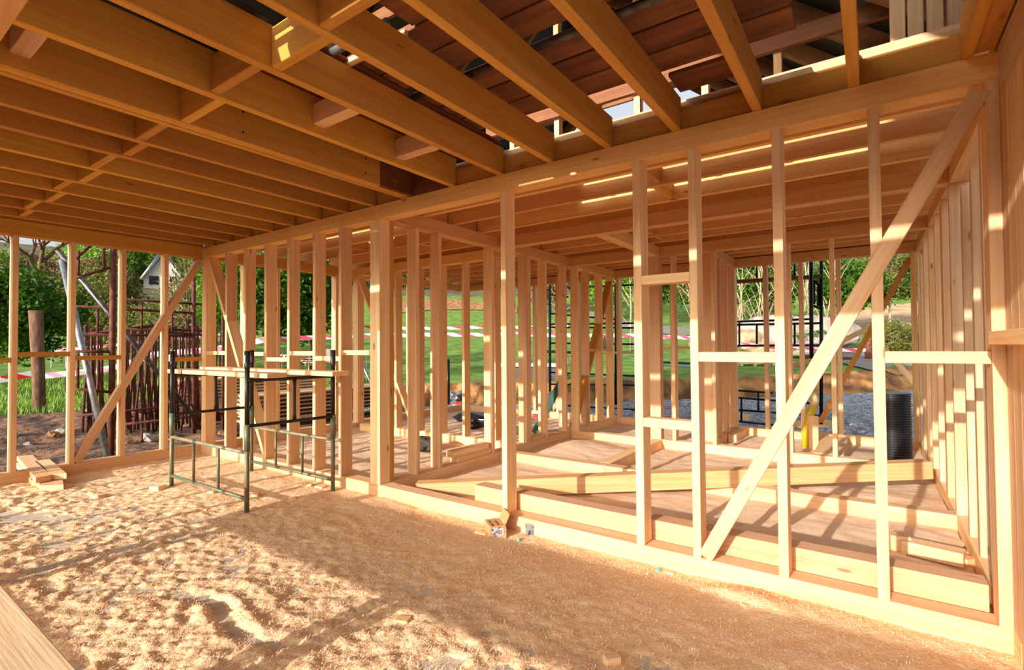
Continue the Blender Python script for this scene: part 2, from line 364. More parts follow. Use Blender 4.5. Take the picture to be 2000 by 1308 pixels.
beam('diagonal_brace', (-7.83, 1.985, .14), (-7.83, 3.36, 2.76), .09, .085, W, 'diagonal brace across the open meadow wall', 'brace', side=(1, 0, 0))
# partition P1
G = 'studs of the long partition'
for y, t, lb in ((3.85, T, 'first'), (4.2, T, 'second'), (5.18, T, 'third'), (6.49, T, 'fifth'), (7.10, T, 'sixth'), (7.9, T, 'seventh'), (8.43, T, 'eighth'), (8.9, T, 'ninth')):
    stud(-4.11, -3.97, y, y+t, 'partition stud, %s one going back from the thick post' % lb, G)
stud(-4.11, -3.97, 5.97, 6.10, 'doubled brown partition stud, fourth one back from the thick post', G)
stud(-3.965, -3.83, 7.252, 7.30, 'stud standing on the inner corner of the farther cross sill', G)
a = onX(-4.04, 1222, 548); b_ = onX(-4.04, 1160, 820)
beam('diagonal_brace', (-4.04, 8.95, 2.74), (-4.04, 7.45, .16), .13, .05, WJ, 'dark diagonal brace at the rear end of the partition', 'brace', side=(1, 0, 0))
for y0, y1, lb in ((8.48, 8.9, 'noggin shelf carrying the plastic bottle at the partition end'), (7.95, 8.43, 'small noggin crossed by the dark rear brace')):
    box('noggin', -4.1, -3.98, y0, y1, 1.39, 1.44, W, lb, 'noggin')
# back left room
G = 'studs of the back left room'
box('corner_post', -7.69, -7.55, 5.882, 6.02, S, ZP, W, 'square pale post at the corner of the back left room', 'post')
for i, x in enumerate((-6.59, -6.06, -5.56, -5.085, -4.5)): stud(x, x+T, 5.88, 6.02, 'back left room stud, %s from the square pale post' % ORD[i], G)
beam('diagonal_brace', (-7.56, 5.95, 2.74), (-6.15, 5.95, .15), .135, .045, W, 'diagonal brace in the back left room wall', 'brace', side=(0, 1, 0))
# S3 cross wall
G = 'studs of the farther cross wall'
box('corner_post', -2.655, -2.5, 7.252, 7.39, S, ZP, W, 'wide knotty post behind the close pair of studs', 'post')
for x, lb in ((-2.335, 'slim stud just right of the wide knotty post'), (-1.785, 'slim stud at the front of the short cross partition'), (-.872, 'stud hidden partly behind the brace crossed stud'), (-.402, 'slim stud standing right of the yellow pipe')):
    stud(x, x+T, 7.25, 7.39, lb, G)
G = 'studs of the short cross partition'
for y, lb in ((7.46, 'wide board at the front of the short cross partition'), (7.98, 'board stud in the middle of the short cross partition'), (8.45, 'board stud toward the rear of the short cross partition'), (8.95, 'last board stud of the short cross partition')):
    stud(-1.97, -1.83, y, y+T, lb, G)
G = 'studs of the rear outer wall'
for x, lb in ((-6.6, 'rear wall stud behind the meadow side corner'), (-5.85, 'rear wall stud seen left of the green board'), (-5.3, 'rear wall stud behind the green board'), (-4.83, 'rear wall stud just left of the partition end'), (-3.96, 'rear wall stud closing the partition end'), (-3.4, 'rear wall stud right of the partition end'), (-2.93, 'rear wall stud beside the wide knotty post'),
              (-2.3, 'rear wall stud left of the short cross partition'), (-1.9, 'rear wall stud at the end of the short cross partition'), (-1.415, 'rear wall stud left of the tall black scaffold'), (-.915, 'rear wall stud in front of the tall black scaffold'), (-.42, 'rear wall stud crossed by the small far brace'), (.47, 'rear wall corner stud behind the black pipe')):
    stud(x, x+T+.01, 9.05, 9.19, lb, G)
beam('diagonal_brace', (.47, 9.1, 2.70), (-.66, 9.1, .3), .06, .07, WJ, 'small far diagonal brace above the yellow pipe', 'brace', side=(0, 1, 0))
for a, b_ in ((-3.34, -2.93), (-2.87, -2.3), (-2.24, -1.97)):
    box('noggin', a, b_, 9.1, 9.15, 1.42, 1.47, W, {-3.34: 'leftmost rear wall noggin right of the partition end', -2.87: 'rear wall noggin behind the close pair of studs', -2.24: 'rear wall noggin against the short cross partition'}[a], 'noggin')
# right wall studs
G = 'studs of the right wall'
for i, (y, t) in enumerate(((3.92, .05), (4.38, .05), (4.80, .05), (5.36, .05), (5.92, .12), (6.55, .05), (7.2, .05), (7.85, .05), (8.4, .05), (8.9, .05))):
    stud(WR+(.012 if i in (1, 2) else 0), .67, y, y+t, 'right wall stud, %s back from the middle wall' % ORD[i], G, z1=2.62 if i in (1, 2) else ZP, mt=WP if i < 4 else W)
for i, y in enumerate((3.235, 3.09, 2.945, 2.80)):
    box('wall_plank', WR, .585, y, y+.143, S, 2.70, WP, 'upright rough plank beside the camera, %s from the middle wall end' % ORD[i], 'plank', 'upright planks beside the camera')
box('support_batten', .44, .528, 2.2, 3.17, 1.49, 1.55, W, 'short horizontal batten fixed to the rough planks by the camera', 'batten')
# front wall around the camera; unseen header and posts guessed, placed for their shadows
sill(-4.9, WR, .24, .38, 'raw board edge filling the lower left corner, lower window plate', .50, .64)
sill(-4.9, WR, .24, .38, 'raw board in the lower left corner, top window plate', .64, .78, WP)
sill(-7.79, WR, .24, .38, 'front wall sill plate below the camera')
plate(-4.9, WR, .24, .38, 'unseen guessed header over the front window, shading the middle wall studs', 2.50, 2.86)
plate(-7.79, -4.9, .24, .38, 'front wall top plate at the meadow corner', 2.78, 2.92)
G = 'guessed studs of the front window'
stud(-4.50, -4.37, .24, .38, 'unseen upright post guessed in the front window, shading the thick post', G, .78, 2.5)
for i, x in enumerate((-4.78, -4.62, -2.62, -2.49)):
    stud(x, x+.10, .24, .38, 'unseen guessed stud under the front window, %s from the meadow side' % ORD[i], G, z1=.50)
stud(-.95, -.88, .24, .38, 'unseen guessed stud under the front window nearest the camera', G, z1=.5)
for i, x in enumerate((-7.7, -7.1, -6.5, -5.9, -5.3, -4.96)):
    stud(x, x+T, .24, .38, 'front wall stud, %s from the meadow corner' % ORD[i], 'full height front wall studs')
# ------------------------------------------------------------------ joists of the front room
G = 'joists over the front room'
RE = [.44, -.026, -.515, -1.006, -1.495, -1.978, -2.466, -2.99, -3.515, -4.065, -4.49, -4.985, -5.49, -5.955, -6.475, -6.965, -7.45]
JO = {}
for i, x in enumerate(RE):
    lb = 'joist over the front room, %s from the right wall' % ORD[i]
    if i == 8:
        box('brown_panel', -3.56, -3.516, 2.985, 3.395, ZT+.002, ZJ, REDP, 'red brown end piece of the doubled joist near the middle wall', 'board'); box('brown_panel', -3.51, -3.05, 3.375, 3.397, ZT+.002, ZJ, REDP, 'red brown board closing the bay beside the doubled joist', 'board')
        jj = empty('floor_joist', (-3.58, 1.7, ZT), 'joist built of two boards over the front room, ending short of the wall', 'joist', G)
        box('board', -3.56, -3.515, .24, 2.98, ZT, ZJ+.045, WJ, parent=jj); JO[8] = jj; box('board', -3.66, -3.615, .24, 3.40, ZT, ZJ+.04, WJ, parent=jj)
        box('board', -3.613, -3.562, .24, 3.4, ZT+.006, ZJ, WJ, parent=jj)
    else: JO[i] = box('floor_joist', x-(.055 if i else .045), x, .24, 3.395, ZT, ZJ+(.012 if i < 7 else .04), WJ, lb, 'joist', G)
    if i: box('packing_block', x-.055, x, .245, .375, 2.861, ZT-.001, W, 'packing block on the front header under joist %s from the right' % ORD[i], 'block', 'packing blocks on the front header') if x > -4.9 else 0
G = 'blocking between the front room joists'
for i in range(4, len(RE)-1):
    xr = RE[i]-(.055 if i != 8 else .145); xl = RE[i+1]
    y = 1.39 if (i % 2) else 1.33
    box('blocking', xl, xr, y, y+.055, ZT+(.005 if i % 3 else .012), ZJ+(.03 if i > 6 else .0), WJ, 'blocking in the long row, %s from its right end' % ORD[i-4], 'blocking', G)
box('blocking', -2.99, -2.521, 1.97, 2.06, 2.975, ZJ-.02, W, 'short blocking hung beyond the long row of blocks', 'blocking', G)
box('blocking', -2.99, -2.521, 2.68, 2.77, 2.965, ZJ-.02, W, 'sunlit short blocking nearer the middle wall', 'blocking', G)
box('blocking', -3.51, -3.045, .61, .69, 2.99, ZJ, WP, 'rough block at the upper left corner of the ceiling', 'blocking', G)
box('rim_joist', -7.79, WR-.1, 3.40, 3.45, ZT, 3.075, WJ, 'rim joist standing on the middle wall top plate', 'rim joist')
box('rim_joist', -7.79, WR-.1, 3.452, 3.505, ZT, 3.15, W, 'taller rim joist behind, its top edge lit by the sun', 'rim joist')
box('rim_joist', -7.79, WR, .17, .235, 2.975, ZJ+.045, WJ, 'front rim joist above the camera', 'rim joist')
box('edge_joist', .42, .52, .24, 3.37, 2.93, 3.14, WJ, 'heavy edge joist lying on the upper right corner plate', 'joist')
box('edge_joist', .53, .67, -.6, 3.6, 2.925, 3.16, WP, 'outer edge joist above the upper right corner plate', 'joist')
# ------------------------------------------------------------------ joists over the rear rooms
G = 'joists over the rear rooms'
YS = [3.96, 4.44, 4.98, 5.56, 6.02, 6.5, 6.92, 7.5, 7.98, 8.45, 8.85]
for i, y in enumerate(YS):
    for s, (x0, x1) in enumerate(((-4.04, .66), (-7.93, -4.06))):
        box('floor_joist', x0, x1, y, y+T, ZT+.001, ZJ, WR_, ('rear room joist, %s behind the middle wall, %s length' % (ORD[i], ('right', 'left')[s])), 'joist', G)
box('rim_joist', -7.93, .67, 9.14, 9.19, ZT+.012, ZJ, WJ, 'rim joist on the rear outer plate', 'rim joist')
# loose deck boards over the rear rooms (two gaps shaped to let sun strips onto the joists)
G = 'deck boards over the rear rooms'
bounds = [(3.53, 3.67), (3.675, 3.82), (3.825, 3.97), (3.975, 4.07), (4.36, 4.49), (4.495, 4.60), (4.90, 5.01)]
y = 5.015
while y < 9.05: bounds.append((y, y+.142)); y += .146
for k, (y0, y1) in enumerate(bounds):
    x0, x1 = -7.93+R.uniform(0, .1), .66-R.uniform(0, .05)
    box('deck_board', x0, x1, y0, y1, ZJ+.001, ZJ+.026, WP, 'deck board over the rear rooms, %s strip behind the middle wall' % (ORD[k] if k < 20 else '%s after the twentieth' % ORD[k-20]), 'board', G, bev=0)
box('loose_board', -4.6, -2.3, 4.08, 4.30, ZJ+.001, ZJ+.026, WP, 'loose board closing part of the first deck gap', 'board'); box('loose_board', -5.6, -2.6, 4.62, 4.85, ZJ+.001, ZJ+.026, WP, 'loose board closing part of the second deck gap', 'board')
# blocking in the rear ceiling
G = 'blocking between the rear joists'
for i, (x, a) in enumerate(((-1.55, 0), (-1.62, 1), (-2.35, 4), (-2.35, 5), (-1.7, 8), (-6.2, 1), (-5.2, 2), (-5.6, 4))):
    box('blocking', x, x+.05, YS[a]+T, YS[a+1], ZT+.02, ZJ-.02, WJ, 'rear ceiling block %s' % ('behind the close pair of studs', 'one bay behind the close stud pair', 'over the short link plate, front one', 'over the short link plate, back one', 'above the short cross partition', 'over the left rear room near the middle wall', 'over the left rear room centre', 'over the far left room')[i], 'blocking', G)
# scaffold planks and tubes lying on the joists above
G = 'dark scaffold planks on top of the joists'
k = 0
for y0, y1 in ((.35, .58), (.60, .83), (.90, 1.13), (1.15, 1.38), (1.40, 1.63), (1.65, 1.875), (1.89, 2.10), (2.115, 2.31), (2.43, 2.62), (2.64, 2.86), (2.88, 3.10)):
    x0, x1 = (-2.95, .40) if y0 < 2.3 else (-2.9, -.30)
    if y0 < 1.6: x0 = -2.42
    if y0 == 1.65: x0 = -1.99
    if y0 in (2.43,): x1 = .05
    box('scaffold_plank', x0+R.uniform(0, .12), x1, y0, y1, ZJ+.064, ZJ+.102, WO, 'dark weathered plank above the joists, %s back from the camera' % ORD[k], 'plank', G); k += 1
box('scaffold_plank', -1.0, -.62, 3.12, 3.36, ZJ+.03, ZJ+.06, WO, 'short dark plank end over the rim between two joists', 'plank')
for y, lb in ((1.13, 'steel tube above the joists nearest the camera'), (2.385, 'steel tube lying on the joists beside a bright gap'), (.865, 'steel tube above the camera')):
    tube('scaffold_tube', [(-2.9, y, ZJ+.038), (.4, y, ZJ+.038)], .024, PIPE, lb, 'tube', n=12)
tube('scaffold_tube', [(-2.6, 1.745, ZJ+.038), (-2.0, 1.745, ZJ+.038)], .022, GALV, 'short silver tube crossing the bay beside the long row of blocks', 'tube', n=12)
box('batten', -2.6, -1.995, 1.855, 1.885, ZJ+.02, ZJ+.06, W, 'pale batten beside the short silver tube', 'batten')
box('brown_panel', -3.04, -2.47, 1.45, 3.36, ZJ+.043, ZJ+.06, REDP, 'brown board closing the bay with the short blocks from above', 'board')
tarp = box('roofing_sheet', -7.9, -2.5, .15, 1.40, ZJ+.062, ZJ+.066, TARP, 'dark green sheet spread above the left joists', 'sheet', bev=0)
box('roofing_sheet', -7.9, -3.05, 1.42, 3.30, ZJ+.062, ZJ+.066, TARP, 'second dark green sheet nearer the middle wall', 'sheet', bev=0)
# ------------------------------------------------------------------ attic
G = 'rafters of the roof'
ridge = (-3.63, 7.0); e_r = (1.0, 3.2); e_l = (-8.3, 3.2)
for i, y in enumerate(np.arange(.3, 9.2, .8)):
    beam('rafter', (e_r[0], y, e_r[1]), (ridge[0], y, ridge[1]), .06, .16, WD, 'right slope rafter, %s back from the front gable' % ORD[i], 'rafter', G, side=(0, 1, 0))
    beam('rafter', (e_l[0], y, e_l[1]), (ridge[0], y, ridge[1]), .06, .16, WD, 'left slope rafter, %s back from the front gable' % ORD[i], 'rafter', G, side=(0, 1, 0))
    if i in (2, 4, 6, 8): beam('collar_tie', (-5.6, y+.06, 5.0), (-1.65, y+.06, 5.0), .04, .14, WD, 'collar tie across the attic, %s from the front' % ORD[i//2-1], 'collar tie', 'collar ties in the attic', side=(0, 1, 0))
mb = MB()
for e in (e_r, e_l):
    up = .1
    mb.add([(e[0], -.2, e[1]+up), (e[0], 9.4, e[1]+up), (ridge[0], 9.4, ridge[1]+up), (ridge[0], -.2, ridge[1]+up), (e[0], -.2, e[1]+up+.03), (e[0], 9.4, e[1]+up+.03), (ridge[0], 9.4, ridge[1]+up+.03), (ridge[0], -.2, ridge[1]+up+.03)],
           [(0, 1, 2, 3), (4, 7, 6, 5), (0, 4, 5, 1), (3, 2, 6, 7), (0, 3, 7, 4), (1, 5, 6, 2)])
tag(mb.build('roof', TARP), kind='structure')
box('shade_board', -1.7, .6, .24, .27, 3.14, 3.53, WP, 'lower unseen board added above the camera to shade the rim joist', 'board'); box('shade_board', -1.7, .6, .24, .27, 3.535, 3.92, WP, 'upper unseen board added above the camera to shade the rim joist', 'board')  # added out of view to keep low sun off the rim joist
box('rim_joist', -7.92, -7.80, .24, 3.39, 2.952, ZJ, WJ, 'outer rim joist on the plate of the meadow wall', 'rim joist')
G = 'studs of the attic knee wall'
box('attic_rail', -3.6, .3, 4.6, 4.65, 3.9, 4.04, WD, 'dark rail across the attic seen through the ceiling gap', 'rail')
for i, x in enumerate((-3.3, -2.72, -2.26, -1.83, -1.2, -.62)):
    stud(x, x+.06, 4.655, 4.74, 'attic stud, %s along the dark rail' % ORD[i], G, 3.156, 5.2, W)
for i, x in enumerate((.12, .2, .285, .37)): stud(x, x+.07, 3.6+.0*i, 3.66, 'attic corner board, %s of the bright cluster above the right corner' % ORD[i], 'attic corner boards', 3.156, 4.4, WP)

# screw heads on the joists
for i, X_, L in ((6, -2.466, ((693, 382), (695, 452), (1050, 568), (1050, 619), (1273, 655), (1271, 735))), (8, -3.515, ((703, 694), (703, 758), (168, 490), (168, 578)))):
    for a, b_ in L:
        p = onX(X_, 400+a/2.24, b_/2.24); mb = MB(); mb.tube([p-Vector((.004, 0, 0)), p+Vector((.001, 0, 0))], .008, 10); me = bpy.data.meshes.new('screw_head'); J = JO[i]; Mi = J.matrix_local.inverted() if i != 8 else Matrix.Translation(-J.location)
        me.from_pydata([tuple(Mi @ Vector(v)) for v in mb.v], [], mb.f); link('screw_head', me, BLACK, J)
# ------------------------------------------------------------------ timbers lying behind the middle wall
tb = box('timber_beam', -2.915, .468, 3.535, 3.675, .122, .262, WH, 'heavy timber lying on packing just behind the middle wall sill', 'timber beam')
for i, x in enumerate((-2.6, -1.1, .2)): box('packing_block', x, x+.1, 3.56, 3.66, 0, .121, WP, 'packing under the heavy timber, %s from the left' % ORD[i], 'block', 'packing under the heavy timber')
# diagonal beam resting on the stamped sill, tapered left end
A = Vector((-3.2, 3.93, 0)); B = Vector((.465, 6.3, .2)); X_ = (B-A).normalized(); Sd = Vector((-X_.y, X_.x, 0)).normalized(); Up = X_.cross(Sd); Lb = (B-A).length
hB = .165; prof = [(-.05, 0), (Lb, 0), (Lb, hB), (-.62, hB), (-.60, hB-.03)]
bm = bmesh.new(); vs = [[bm.verts.new((s, t*.14, z)) for s, z in prof] for t in (0, 1)]
bm.faces.new(vs[0]); bm.faces.new(vs[1][::-1])
for i in range(len(prof)): j = (i+1) % len(prof); bm.faces.new((vs[0][j], vs[0][i], vs[1][i], vs[1][j]))
bmesh.ops.recalc_face_normals(bm, faces=bm.faces[:]); bmesh.ops.bevel(bm, geom=bm.edges[:], offset=.004, segments=1, affect='EDGES')
me = bpy.data.meshes.new('rafter_beam'); bm.to_mesh(me); bm.free(); o = link('rafter_beam', me, wood('spruce_gold', (218, 174, 122), (204, 152, 96)))
M4 = Matrix((X_, Sd, Up)).transposed().to_4x4(); M4.translation = A; o.matrix_world = M4
tag(o, 'long tapered beam resting slantwise over the stamped sill', 'beam', kind='thing')
# stacked offcuts on sills
for i, (x0, x1, y0, y1, z0, z1, lb) in enumerate(((-4.1, -3.98, 4.52, 5.17, S, S+.07, 'lower board of the small stack on the partition sill'), (-4.1, -3.985, 4.45, 5.12, S+.07, S+.145, 'upper board of the small stack on the partition sill'),
        (-4.1, -3.975, 6.12, 6.48, S, S+.06, 'block on the partition sill beside the green board'), (-.62, -.3, 7.45, 8.9, 0, .13, 'short timber lying near the yellow pipe'), (-1.82, -1.7, 8.3, 9.0, 0, .12, 'block beside the short cross partition foot'))):
    box('offcut', x0, x1, y0, y1, z0, z1, W, lb, 'offcut')
# cut board pile by the meadow wall
pl = [((-7.74, 1.53), 88, .95, .05, 'lowest cut board of the pile by the meadow wall, left one'), ((-7.60, 1.80), 80, .75, .05, 'lowest cut board of the pile by the meadow wall, right one')]
def slab_at(name, c, rotdeg, L, w, z0, h, mt, label, cat, g=None, tilt=0):
    o = link(name, boxmesh(name, L, w, h), mt); o.location = (c[0], c[1], z0+h/2); o.rotation_euler = (0, math.radians(tilt), math.radians(rotdeg)); return tag(o, label, cat, g, 'thing')
def quadboard(name, p, z, h, mt, label, cat):
    P_ = [onZ(z, *q) for q in p]; mb = MB(); v = [q.copy() for q in P_]+[q-Vector((0, 0, h)) for q in P_]; mb.add(v, [(0, 1, 2, 3), (7, 6, 5, 4), (0, 4, 5, 1), (1, 5, 6, 2), (2, 6, 7, 3), (3, 7, 4, 0)])
    c = sum(P_, Vector())/4; o = mb.build(name, mt, loc=c); return tag(o, label, cat, None, 'thing')
quadboard('cut_board', [(32, 903), (62, 938), (91, 936), (66, 896)], .075, .07, W, 'lower left cut board in the pile by the meadow wall', 'board')
quadboard('cut_board', [(74, 934), (78, 948), (124, 946), (121, 932)], .075, .07, W, 'lower right cut board in the pile by the meadow wall', 'board')
quadboard('cut_board', [(33, 890), (70, 933), (100, 927), (64, 888)], .14, .06, W, 'upper left cut board in the pile by the meadow wall', 'board')
quadboard('cut_board', [(68, 900), (100, 926), (130, 924), (97, 896)], .14, .06, W, 'upper right cut board in the pile by the meadow wall', 'board')
# blocks in the right rear corner
for i, (q, L, w_, h, rot, lb) in enumerate((((1757, 1076), .12, .10, .14, 10, 'upright block of the offcut heap behind the heavy timber'), ((1822, 1092), .33, .13, .09, -12, 'largest offcut of the heap behind the heavy timber'), ((1868, 1095), .2, .1, .07, -40, 'small offcut at the right end of the heap'),
        ((1840, 1050), .25, .1, .02, -6, 'thin white board with pencil lines near the right wall'), ((1855, 1072), .22, .07, .03, -14, 'thin flat strip next to the white board'), ((1752, 1083), .1, .06, .03, 0, 'tiny chip in front of the upright block'), ((1800, 1112), .5, .12, .02, -25, 'flat board beneath the largest offcut'))):
    p = onZ(.02, *q); slab_at('offcut', (p.x, p.y), rot, L, w_, 0 if i != 1 else .03, h, ENDG if i == 0 else W, lb, 'offcut')
# little blocks on the front floor
for i, (q, L, w_, h, rot, lb) in enumerate((((308, 956), .12, .09, .05, 20, 'brown wood block beside the left scaffold foot'), ((190, 968), .17, .07, .03, 10, 'pale chip lying left of the scaffold'), ((108, 975), .08, .06, .03, 40, 'small chip in front of the cut board pile'),
        ((500, 968), .07, .06, .04, 35, 'cube shaped chip right of the nearest scaffold foot'), ((571, 973), .07, .06, .03, -30, 'cube shaped chip between the right scaffold feet'), ((397, 993), .12, .04, .02, 15, 'thin sliver in front of the scaffold rail'),
        ((626, 952), .1, .07, .03, 15, 'orange chip by the far right scaffold foot'), ((600, 950), .09, .06, .03, 50, 'curled chip left of the orange chip'), ((413, 963), .07, .05, .03, 30, 'white chip behind the scaffold rail'), ((1195, 1292), .075, .05, .045, 50, 'pale wood cube at the bottom edge of the view'),
        ((1535, 1172), .16, .1, .015, 12, 'thin chip lying against the right part of the sill'), ((940, 1042), .1, .05, .03, 8, 'chip left of the carton'), ((1458, 1190), .06, .04, .02, 60, 'small brown chip on the right floor'), ((1306, 1118), .07, .03, .02, 0, 'brown chip beside the small sawdust mound'),
        ((787, 1208), .08, .06, .02, 20, 'flat chip in the sawdust centre'), ((132, 1000), .06, .04, .02, 20, 'white sliver on the left sawdust'), ((830, 956-10), .06, .03, .02, 0, 'chip near the left tip of the tapered beam'))):
    p = onZ(.015, *q); slab_at('wood_chip', (p.x, p.y), rot, L, w_, max(0., float(sawh(np.array(p.x), np.array(p.y)))-.004) if p.y < 3.37 else 0, h, W, lb, 'wood chip', 'chips on the front floor', R.uniform(-6, 6))
# carton with hardware
p = onZ(0, 975, 1047); ct = empty('carton', (p.x-.0, p.y-.02, 0), 'small open cardboard carton of screws against the middle wall sill', 'carton'); ct.rotation_euler = (0, 0, math.radians(-38))
def lb(name, x0, x1, y0, y1, z0, z1, mt, par, **k): 
    mb = MB(); mb.box(x0, x1, y0, y1, z0, z1); me = bpy.data.meshes.new(name); me.from_pydata(mb.v, [], mb.f); o = link(name, me, mt, par); return o
lb('box_body', -.14, .04, -.07, .05, 0, .10, CARD, ct); 
fl_ = lb('flap', -.14, .04, -.0025, .0025, 0, .09, CARD, ct); fl_.location = (0, .05, .10); fl_.rotation_euler = (math.radians(-25), 0, 0)
fl_ = lb('flap', 0, .05, -.002, .002, 0, .10, CARD, ct); fl_.location = (.04, .052, 0); fl_.rotation_euler = (0, 0, math.radians(-10))
cn = lb('contents', .0405, .044, -.06, .045, .008, .09, plain('screw_packs', (210, 206, 206), .5, .3, (50, 38, 34), 60), ct); cn['label'] = 'silver and dark screw packs'
for i, (x, y, w_, h) in enumerate(((-.1, -.05, .05, .012), (-.03, -.05, .06, .014), (-.09, .0, .11, .01))): lb('printed_mark', x, x+w_, y, y+h, .1002, .101, INK, ct)
# cap and bracket
p = onZ(.02, 1010, 1055); tube('bottle_cap', [(p.x, p.y, .022), (p.x+.02, p.y+.012, .022)], .015, TEAL, 'tiny teal and brown cap beside the carton', 'cap', n=14)
p = onZ(.02, 1282, 1113); tube('bottle_cap', [(p.x, p.y, .02), (p.x+.02, p.y+.012, .02)], .013, TEAL, 'tiny cap beside the sawdust mound', 'cap', n=14)
br = empty('steel_bracket', (-2.22, 3.37, 0), 'galvanised angle bracket screwed to the sill right of the carton', 'bracket')
box('plate', -2.26, -2.18, 3.367, 3.3695, .0, .10, GALV, parent=br, bev=0); box('foot', -2.26, -2.18, 3.29, 3.367, .002, .0045, GALV, parent=br, bev=0)
box('rib', -2.224, -2.216, 3.34, 3.367, .004, .05, GALV, parent=br, bev=0)
for dx in (-.03, .03): tube('screw_head', [(-2.22+dx, 3.360, .083), (-2.22+dx, 3.367, .083)], .007, plain('brass', (190, 150, 70), .35, .9), parent=br)
# stamp on the white sill
def text(s, loc, rot, size, mt, name, parent=None):
    cu = bpy.data.curves.new(name, 'FONT'); cu.body = s; cu.size = size; cu.extrude = .0004; cu.align_x = 'CENTER'
    o = bpy.data.objects.new(name, cu); COL.objects.link(o); o.rotation_euler = rot; o.data.materials.append(mt)
    me = bpy.data.meshes.new_from_object(o); bpy.data.objects.remove(o); o = link(name, me, None, parent); o.rotation_euler = rot; o.location = loc
    return o
GREYI = plain('stamp_ink', (120, 112, 104), .8)
p = onY(5.33, 1186, 923)
st = text('EC9', (p.x, 5.3285, .085), (math.pi/2, 0, 0), .045, GREYI, 'stamp_mark'); tag(st, 'small grey stamp printed on the white cross sill', 'stamp', None, 'thing')
s2 = text('TL0', (0, -.038, 0), (0, 0, 0), .045, GREYI, 'stamp_row', st)

# ------------------------------------------------------------------ scaffold in the front room
ft = {'a': (-6.18, 2.38), 'b': (-4.65, 2.40), 'c': (-6.13, 3.22), 'd': (-4.56, 3.24)}
def fr_low(p, q, lbl):
    P0, Q0 = Vector((*ft[p], 0)), Vector((*ft[q], 0)); e = empty('scaffold_section', P0, lbl, 'scaffold frame', 'green scaffold frames'); U = Vector((0, 0, 1))
    for B_ in (P0, Q0):
        ps = tube('post', [B_+U*.0, B_+U*.66], .021, GREEN, parent=e, n=12); tube('socket', [B_+U*.56, B_+U*.82], .026, GREEN, parent=ps, n=12) if False else tube('socket', [B_+U*.56, B_+U*.80], .027, GREEN, parent=e, n=12)
    for z in (.13, .545): tube('rail', [P0+U*z, Q0+U*z], .017, GREEN if z < .3 else PINKR, parent=e, n=10)
    for t in (.33, .66): tube('spindle', [P0.lerp(Q0, t)+U*.13, P0.lerp(Q0, t)+U*.545], .0135, GREEN, parent=e, n=10)
def fr_up(p, q, lbl):
    P0, Q0 = Vector((*ft[p], 0)), Vector((*ft[q], 0)); e = empty('scaffold_section', P0+Vector((0, 0, .8)), lbl, 'scaffold frame', 'black scaffold frames'); U = Vector((0, 0, 1))
    for B_ in (P0, Q0):
        tube('post', [B_+U*.8, B_+U*1.36], .0215, BLACK, parent=e, n=12); tube('post_collar', [B_+U*1.30, B_+U*1.325, B_+U*1.335, B_+U*1.47], [.022, .026, .026, .026], BLACK, parent=e, n=12)
    for z in (.785, 1.2): tube('rail', [P0+U*z, P0.lerp(Q0, .06)+U*z, P0.lerp(Q0, .94)+U*z, Q0+U*z], [.023, .016, .016, .023], BLACK, parent=e, n=10)
    M_ = P0.lerp(Q0, .52); tube('spindle', [M_+U*.785, M_+U*.86, M_+U*1.12, M_+U*1.2], [.021, .014, .014, .021], BLACK, parent=e, n=10)
    for B_ in (P0,):
        s_ = box('sticker', B_.x-.018, B_.x+.018, B_.y-.0285, B_.y-.026, 1.36, 1.43, WHITE, parent=e, bev=0); s_['label'] = 'white sticker'
PINKR = plain('worn_green_paint', (160, 132, 104), .6, .2, (110, 122, 92), 10, detail=8)
fr_low('a', 'b', 'low green scaffold frame standing nearer the camera'); fr_low('c', 'd', 'low green scaffold frame standing along the middle wall')
fr_up('a', 'c', 'black scaffold frame on top, left one of the pair'); fr_up('b', 'd', 'black scaffold frame on top, right one of the pair')
zt = 1.217
beam('scaffold_plank', (-6.52, 2.56, zt+.023), (-4.50, 2.60, zt+.023), .2, .044, W, 'nearer plank lying across the scaffold frames', 'plank', side=(0, 1, 0))
beam('scaffold_plank', (-6.9, 3.06, zt+.023), (-4.22, 3.09, zt+.023), .2, .044, W, 'farther plank lying across the scaffold frames', 'plank', side=(0, 1, 0))

# ------------------------------------------------------------------ things in the rear rooms
pc = onZ(0, 1745, 897); pr = .2; mb = MB(); z = 0.; pts = []; rs = []
while z < .86: pts += [(pc.x, pc.y, z), (pc.x, pc.y, z+.012), (pc.x, pc.y, z+.016), (pc.x, pc.y, z+.028)]; rs += [pr-.012, pr-.012, pr, pr]; z += .032
mb.tube(pts, rs, 40); o = mb.build('corrugated_pipe', CORR, None, False, (pc.x, pc.y, 0)); tag(o, 'wide black corrugated pipe standing upright on the rear floor', 'pipe', kind='thing')
yp = empty('yellow_conduit', (-.72, 8.45, 0), 'yellow conduit rising from the floor, strapped to a wooden stake', 'conduit')
tube('conduit', [(-.80, 8.45, 0), (-.78, 8.45, .25), (-.74, 8.46, .48), (-.69, 8.47, .62)], .055, YEL, parent=yp, n=16)
tube('foam_cap', [(-.69, 8.47, .60), (-.675, 8.47, .70), (-.69, 8.47, .76), (-.69, 8.47, .82)], [.062, .05, .045, .03], BUFF, parent=yp, n=12)
box('stake', -.75, -.63, 8.34, 8.40, 0, .48, W, parent=yp)
p0 = Vector((-4.6, 7.2, .02)); p1 = Vector((-4.13, 7.0, 0)); p1 = onX(-4.16, 1106, 726)
beam('green_board', onZ(.02, 1044, 846), p1, .05, .11, GP, 'green board leaning against the partition studs', 'board')
bt = empty('plastic_bottle', (-4.04, 8.7, 1.441), 'clear plastic bottle standing on the rear noggin', 'bottle')
tube('bottle_body', [(-4.04, 8.7, 1.441), (-4.04, 8.7, 1.60), (-4.04, 8.7, 1.645), (-4.04, 8.7, 1.66)], [.032, .032, .014, .013], BOTT, parent=bt, n=14)
